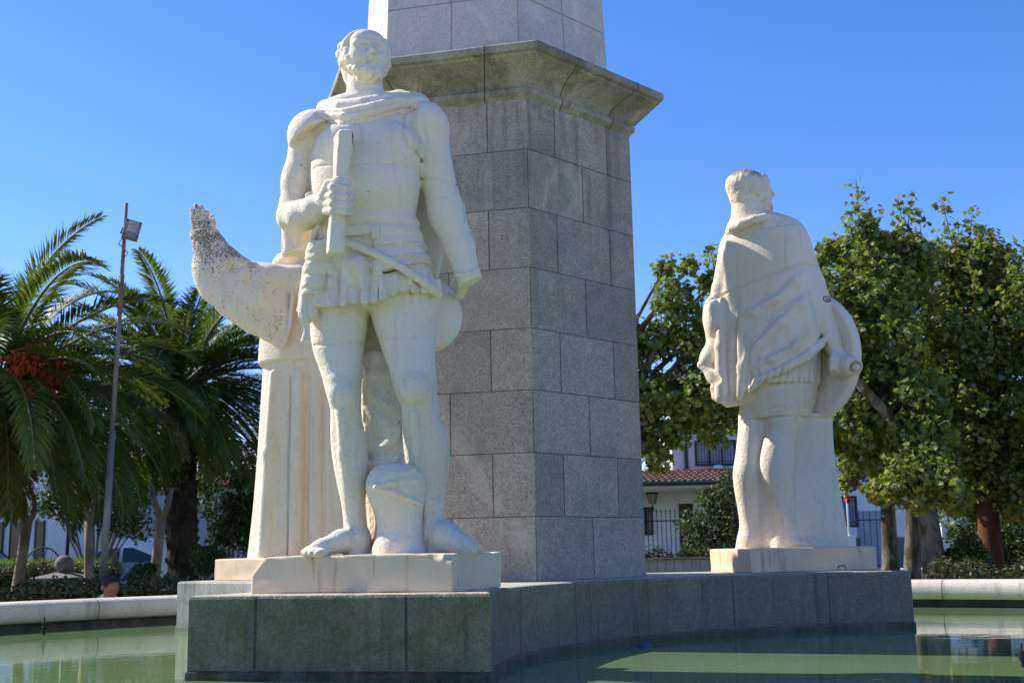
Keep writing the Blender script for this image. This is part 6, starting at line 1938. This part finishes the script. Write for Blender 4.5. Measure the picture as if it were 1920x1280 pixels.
# stone ball on a low block, and an old wheel leaning beside it
Yb_ = 24
bl = empty("stone_ball", (at(118, 1080, Yb_)[0], Yb_, GZ), "grey stone ball resting on a low square block behind the hedge", "stone ball")
bc = at(120, 1057, Yb_)
b = MB(); n_ = 14
b.lathe(bc, [(.175 * math.sin(math.pi * i / n_) + .002, -.175 * math.cos(math.pi * i / n_)) for i in range(n_ + 1)], 22); b.build("ball", M_BALL, bl, smooth=True)
zt_ = bc[2] - .17
b = MB(); xc_ = at(117, 1080, Yb_)[0]
hw = .48
b.add([(xc_ - hw, Yb_ - hw, GZ), (xc_ + hw, Yb_ - hw, GZ), (xc_ + hw, Yb_ + hw, GZ), (xc_ - hw, Yb_ + hw, GZ),
       (xc_ - hw, Yb_ - hw, zt_ - .09), (xc_ + hw, Yb_ - hw, zt_ - .09), (xc_ + hw, Yb_ + hw, zt_ - .09), (xc_ - hw, Yb_ + hw, zt_ - .09),
       (xc_ - .12, Yb_ - .12, zt_ + .01), (xc_ + .12, Yb_ - .12, zt_ + .01), (xc_ + .12, Yb_ + .12, zt_ + .01), (xc_ - .12, Yb_ + .12, zt_ + .01)],
      [(0, 1, 5, 4), (1, 2, 6, 5), (2, 3, 7, 6), (3, 0, 4, 7), (4, 5, 9, 8), (5, 6, 10, 9), (6, 7, 11, 10), (7, 4, 8, 11), (8, 9, 10, 11), (3, 2, 1, 0)])
b.build("block", M_BALL, bl, bevel=.01)
b = MB(); px_ = at(127, 1040, Yb_ - .3)
wc = at(80, 1057, 25)
wlo = empty("cart_wheel", (wc[0], 25, GZ), "old brown wooden wheel with thin spokes beside the stone ball's block", "wheel")
rad = .335; yw_ = R(35)
def wpt(r, t): return wc + np.array([r * math.cos(t) * math.cos(yw_), r * math.cos(t) * math.sin(yw_), r * math.sin(t)])
b = MB(); ts = np.linspace(0, 2 * math.pi, 41); b.tube([wpt(rad, t) for t in ts], .018, 6, cap=False); b.build("rim", M_WOOD, wlo, smooth=True)
b = MB()
for k in range(6): b.tube([wpt(.04, k * math.pi / 3 + .3), wpt(rad, k * math.pi / 3 + .3)], .011, 6)
b.build("spokes", M_WOOD, wlo)
b = MB(); b.tube([wc + np.array([-.03, -.05, 0]), wc + np.array([.03, .05, 0])], .045, 10); b.tube([wc + np.array([0, 0, -.02]), np.array([wc[0] + .02, 25.05, GZ])], .02, 6); b.build("hub", M_WOOD, wlo)
# short dark lamp post behind the ball
lp2 = empty("thin_post", (at(126, 1050, 26)[0], 26, GZ), "thin black post rising behind the stone ball", "post")
b = MB(); q0 = np.array([at(126, 1060, 26)[0], 26, GZ]); b.tube([q0, at(128, 960, 26)], [.045, .04], 8); b.build("shaft", M_IRON, lp2, smooth=True)
b = MB(); b.lathe(q0 + [0, 0, .02], [(.10, 0), (.10, .12), (.06, .22), (.045, .3)], 10); b.build("foot", M_IRON, lp2)

# fountain nozzles standing in the water
def nozzle(p, s, label):
    t = empty("fountain_nozzle", (p[0], p[1], -.05), label, "nozzle", "fountain nozzles in the pool")
    b = MB(); b.lathe((p[0], p[1], 0), [(.016 * s, -.1), (.016 * s, .05 * s), (.028 * s, .055 * s), (.028 * s, .085 * s), (.018 * s, .09 * s), (.018 * s, .11 * s), (.024 * s, .112 * s), (.024 * s, .128 * s), (.009 * s, .135 * s), (.008 * s, .185 * s)], 12); b.build("pipe", M_BLACK, t, smooth=False)
    b = MB(); b.box((p[0] + .022 * s, p[1], .07 * s), (.012 * s, .006, .012 * s)); b.build("valve", M_BLACK, t)
nozzle(on(82, 1190, 0), 1.0, "small black fountain nozzle in the green water at the left")
nozzle(on(1919, 1250, 0), .75, "black fountain nozzle cut off by the right edge")
def cap_(p, s, label):
    b = MB(); b.lathe((p[0], p[1], .0), [(.045 * s, -.004), (.05 * s, .006), (.035 * s, .018), (.01 * s, .022)], 14); tag(b.build("floating_cap", M_CAPBLUE, smooth=True), label, "cap")
cap_(on(31, 1176, 0), 1.0, "small blue plastic cap floating at the left by the pool wall")
cap_(on(1208, 1211, 0), 1.15, "blue plastic cap floating close to the curved platform wall")
p = on(1643, 1276.5, 0); b = MB(); b.add([(p[0] - .035, p[1], .004), (p[0], p[1] + .02, .012), (p[0] + .04, p[1] + .005, .006), (p[0] + .005, p[1] - .02, .010)], [(0, 1, 2, 3)])
o = b.build("fallen_leaf", M_LEAFDRY); sm = o.modifiers.new("thickness", 'SOLIDIFY'); sm.thickness = .002
tag(o, "dry tan leaf floating on the green water at the bottom right", "leaf")
# lost iron loop on the plinth of the cloaked statue
pp = [at(1571, 1067, 11.62), at(1572, 1060.5, 11.62), at(1584, 1059.5, 11.62), at(1586, 1066, 11.62)]

# the man in the green shirt, crouching behind the rim
def man():
    Ym = 15.75
    def Pm(x, y, dy=0): return at(x, y, Ym + dy)
    u = mpp(Pm(200, 1100))
    t = empty("person", (Pm(202, 1100)[0], Ym + .1, GZ), "crouching man in a light green shirt looking down behind the pool rim", "person")
    v = Vol((Pm(150, 1100)[0] - .15, Ym - .55, GZ - .03), (Pm(255, 1100)[0] + .15, Ym + .75, .62), .012)
    hx, hz = Pm(206, 1101)[0], Pm(206, 1101)[2]
    sx = Pm(196, 1120)[0]; sz = hz - .24
    # crouched body
    v.chain([(sx - .12, Ym + .35, GZ + .2), (sx - .06, Ym + .22, sz - .16), (sx, Ym + .10, sz)], [.15, .16, .15], .04)
    v.chain([(hx - .03, Ym + .06, sz + .06), (hx - .01, Ym + .02, hz - .08)], [.06, .055], .03)
    for s_ in (-1, 1):
        v.ell((sx + s_ * .15, Ym + .08, sz - .0), (.08, .08, .08), .04)
        v.chain([(sx + s_ * .17, Ym + .08, sz - .02), (sx + s_ * .22, Ym - .08, sz - .20), (sx + s_ * .12, Ym - .28, GZ + .18)], [.06, .048, .036], .02)
        v.ell((sx + s_ * .11, Ym - .33, GZ + .13), (.035, .05, .045), .015)
        for j in range(4): v.chain([(sx + s_ * .11 - .03 + .02 * j, Ym - .36, GZ + .11), (sx + s_ * .11 - .03 + .021 * j, Ym - .40, GZ + .06)], [.010, .008], .004)
        v.chain([(sx + s_ * .12 - .1, Ym + .35, GZ + .2), (sx + s_ * .16, Ym - .02, GZ + .36), (sx + s_ * .14, Ym + .12, GZ + .08)], [.10, .08, .055], .03)
        v.chain([(sx + s_ * .14, Ym + .14, GZ + .05), (sx + s_ * .15, Ym - .10, GZ + .04)], [.05, .04], .02)
    me = v.mesh("body")
    hm = head_solid((hx, Ym, hz + .0), .62, rot(55, 28, 0), False, 'none', .004)
    V = []
    o = joined("body", [me, hm], M_SKIN, t)
    # shirt
    w = Vol((sx - .45, Ym - .35, GZ), (sx + .45, Ym + .65, .62), .012)
    w.chain([(sx - .12, Ym + .35, GZ + .2), (sx - .06, Ym + .22, sz - .16), (sx, Ym + .10, sz)], [.165, .178, .168], .04)
    for s_ in (-1, 1):
        w.ell((sx + s_ * .15, Ym + .08, sz), (.095, .095, .095), .04)
        w.chain([(sx + s_ * .17, Ym + .08, sz - .02), (sx + s_ * .215, Ym - .05, sz - .16)], [.075, .066], .02)
    w.chain([(hx - .03, Ym + .05, sz + .07), (hx - .025, Ym + .045, sz + .10)], [.078, .074], .03)
    w.cone((hx - .01, Ym - .03, sz + .16), (hx - .01, Ym + .02, hz), .075, .07, .01, cut=True)
    link("shirt", w.mesh("shirt"), M_SHIRT, t)
    k = Vol((hx - .2, Ym - .2, hz - .2), (hx + .2, Ym + .22, hz + .2), .008)
    M = rot(55, 28, 0)
    k.ell(np.array([hx, Ym, hz]) + M @ np.array([0, .03, .04]), (.105, .122, .098), 0, M)
    k.ell(np.array([hx, Ym, hz]) + M @ np.array([0, -.11, -.03]), (.11, .10, .13), .01, M, cut=True)
    link("hair", k.mesh("hair"), M_HAIR, t)
man()
# the painted mark, laid on the shield's rim where the photograph shows it
deps = bpy.context.evaluated_depsgraph_get(); deps.update()
def hit(x, y):
    d = ray(x, y); d = d / np.linalg.norm(d)
    ok, loc, nrm, idx, ob_, mw = scene.ray_cast(deps, Vector((0, 0, CAM_Z)), Vector(d))
    return np.array(loc) if ok else None
def painted(name, rows, mat, r, parent):
    b = MB(); got = False
    for row in rows:
        pts = [hit(x, y) for x, y in row]
        pts = [p for p in pts if p is not None and p[1] < 14]
        if len(pts) > 1: b.tube(pts, r, 5); got = True
    if got: b.build(name, mat, parent)
ring = [(1550.5 + 7 * math.cos(t), 561 + 4.6 * math.sin(t) + .35 * 7 * math.cos(t) * .5) for t in np.linspace(0, 6.28, 20)]
shield_o = [o for o in s2.children if o.name.startswith("shield")][0]
painted("painted_mark", [ring, [(1548, 559), (1551, 562), (1549, 564)], [(1552, 560), (1555, 564)]], M_BLACK, .006, shield_o)
pl2 = [o for o in s2.children if o.name.startswith("plinth")][0]
painted("iron_loop", [[(1571, 1067), (1572, 1060.5), (1584, 1059.5), (1586, 1066)]], M_RUST, .007, pl2)
# stone joints across the cornice, drain stubs left out
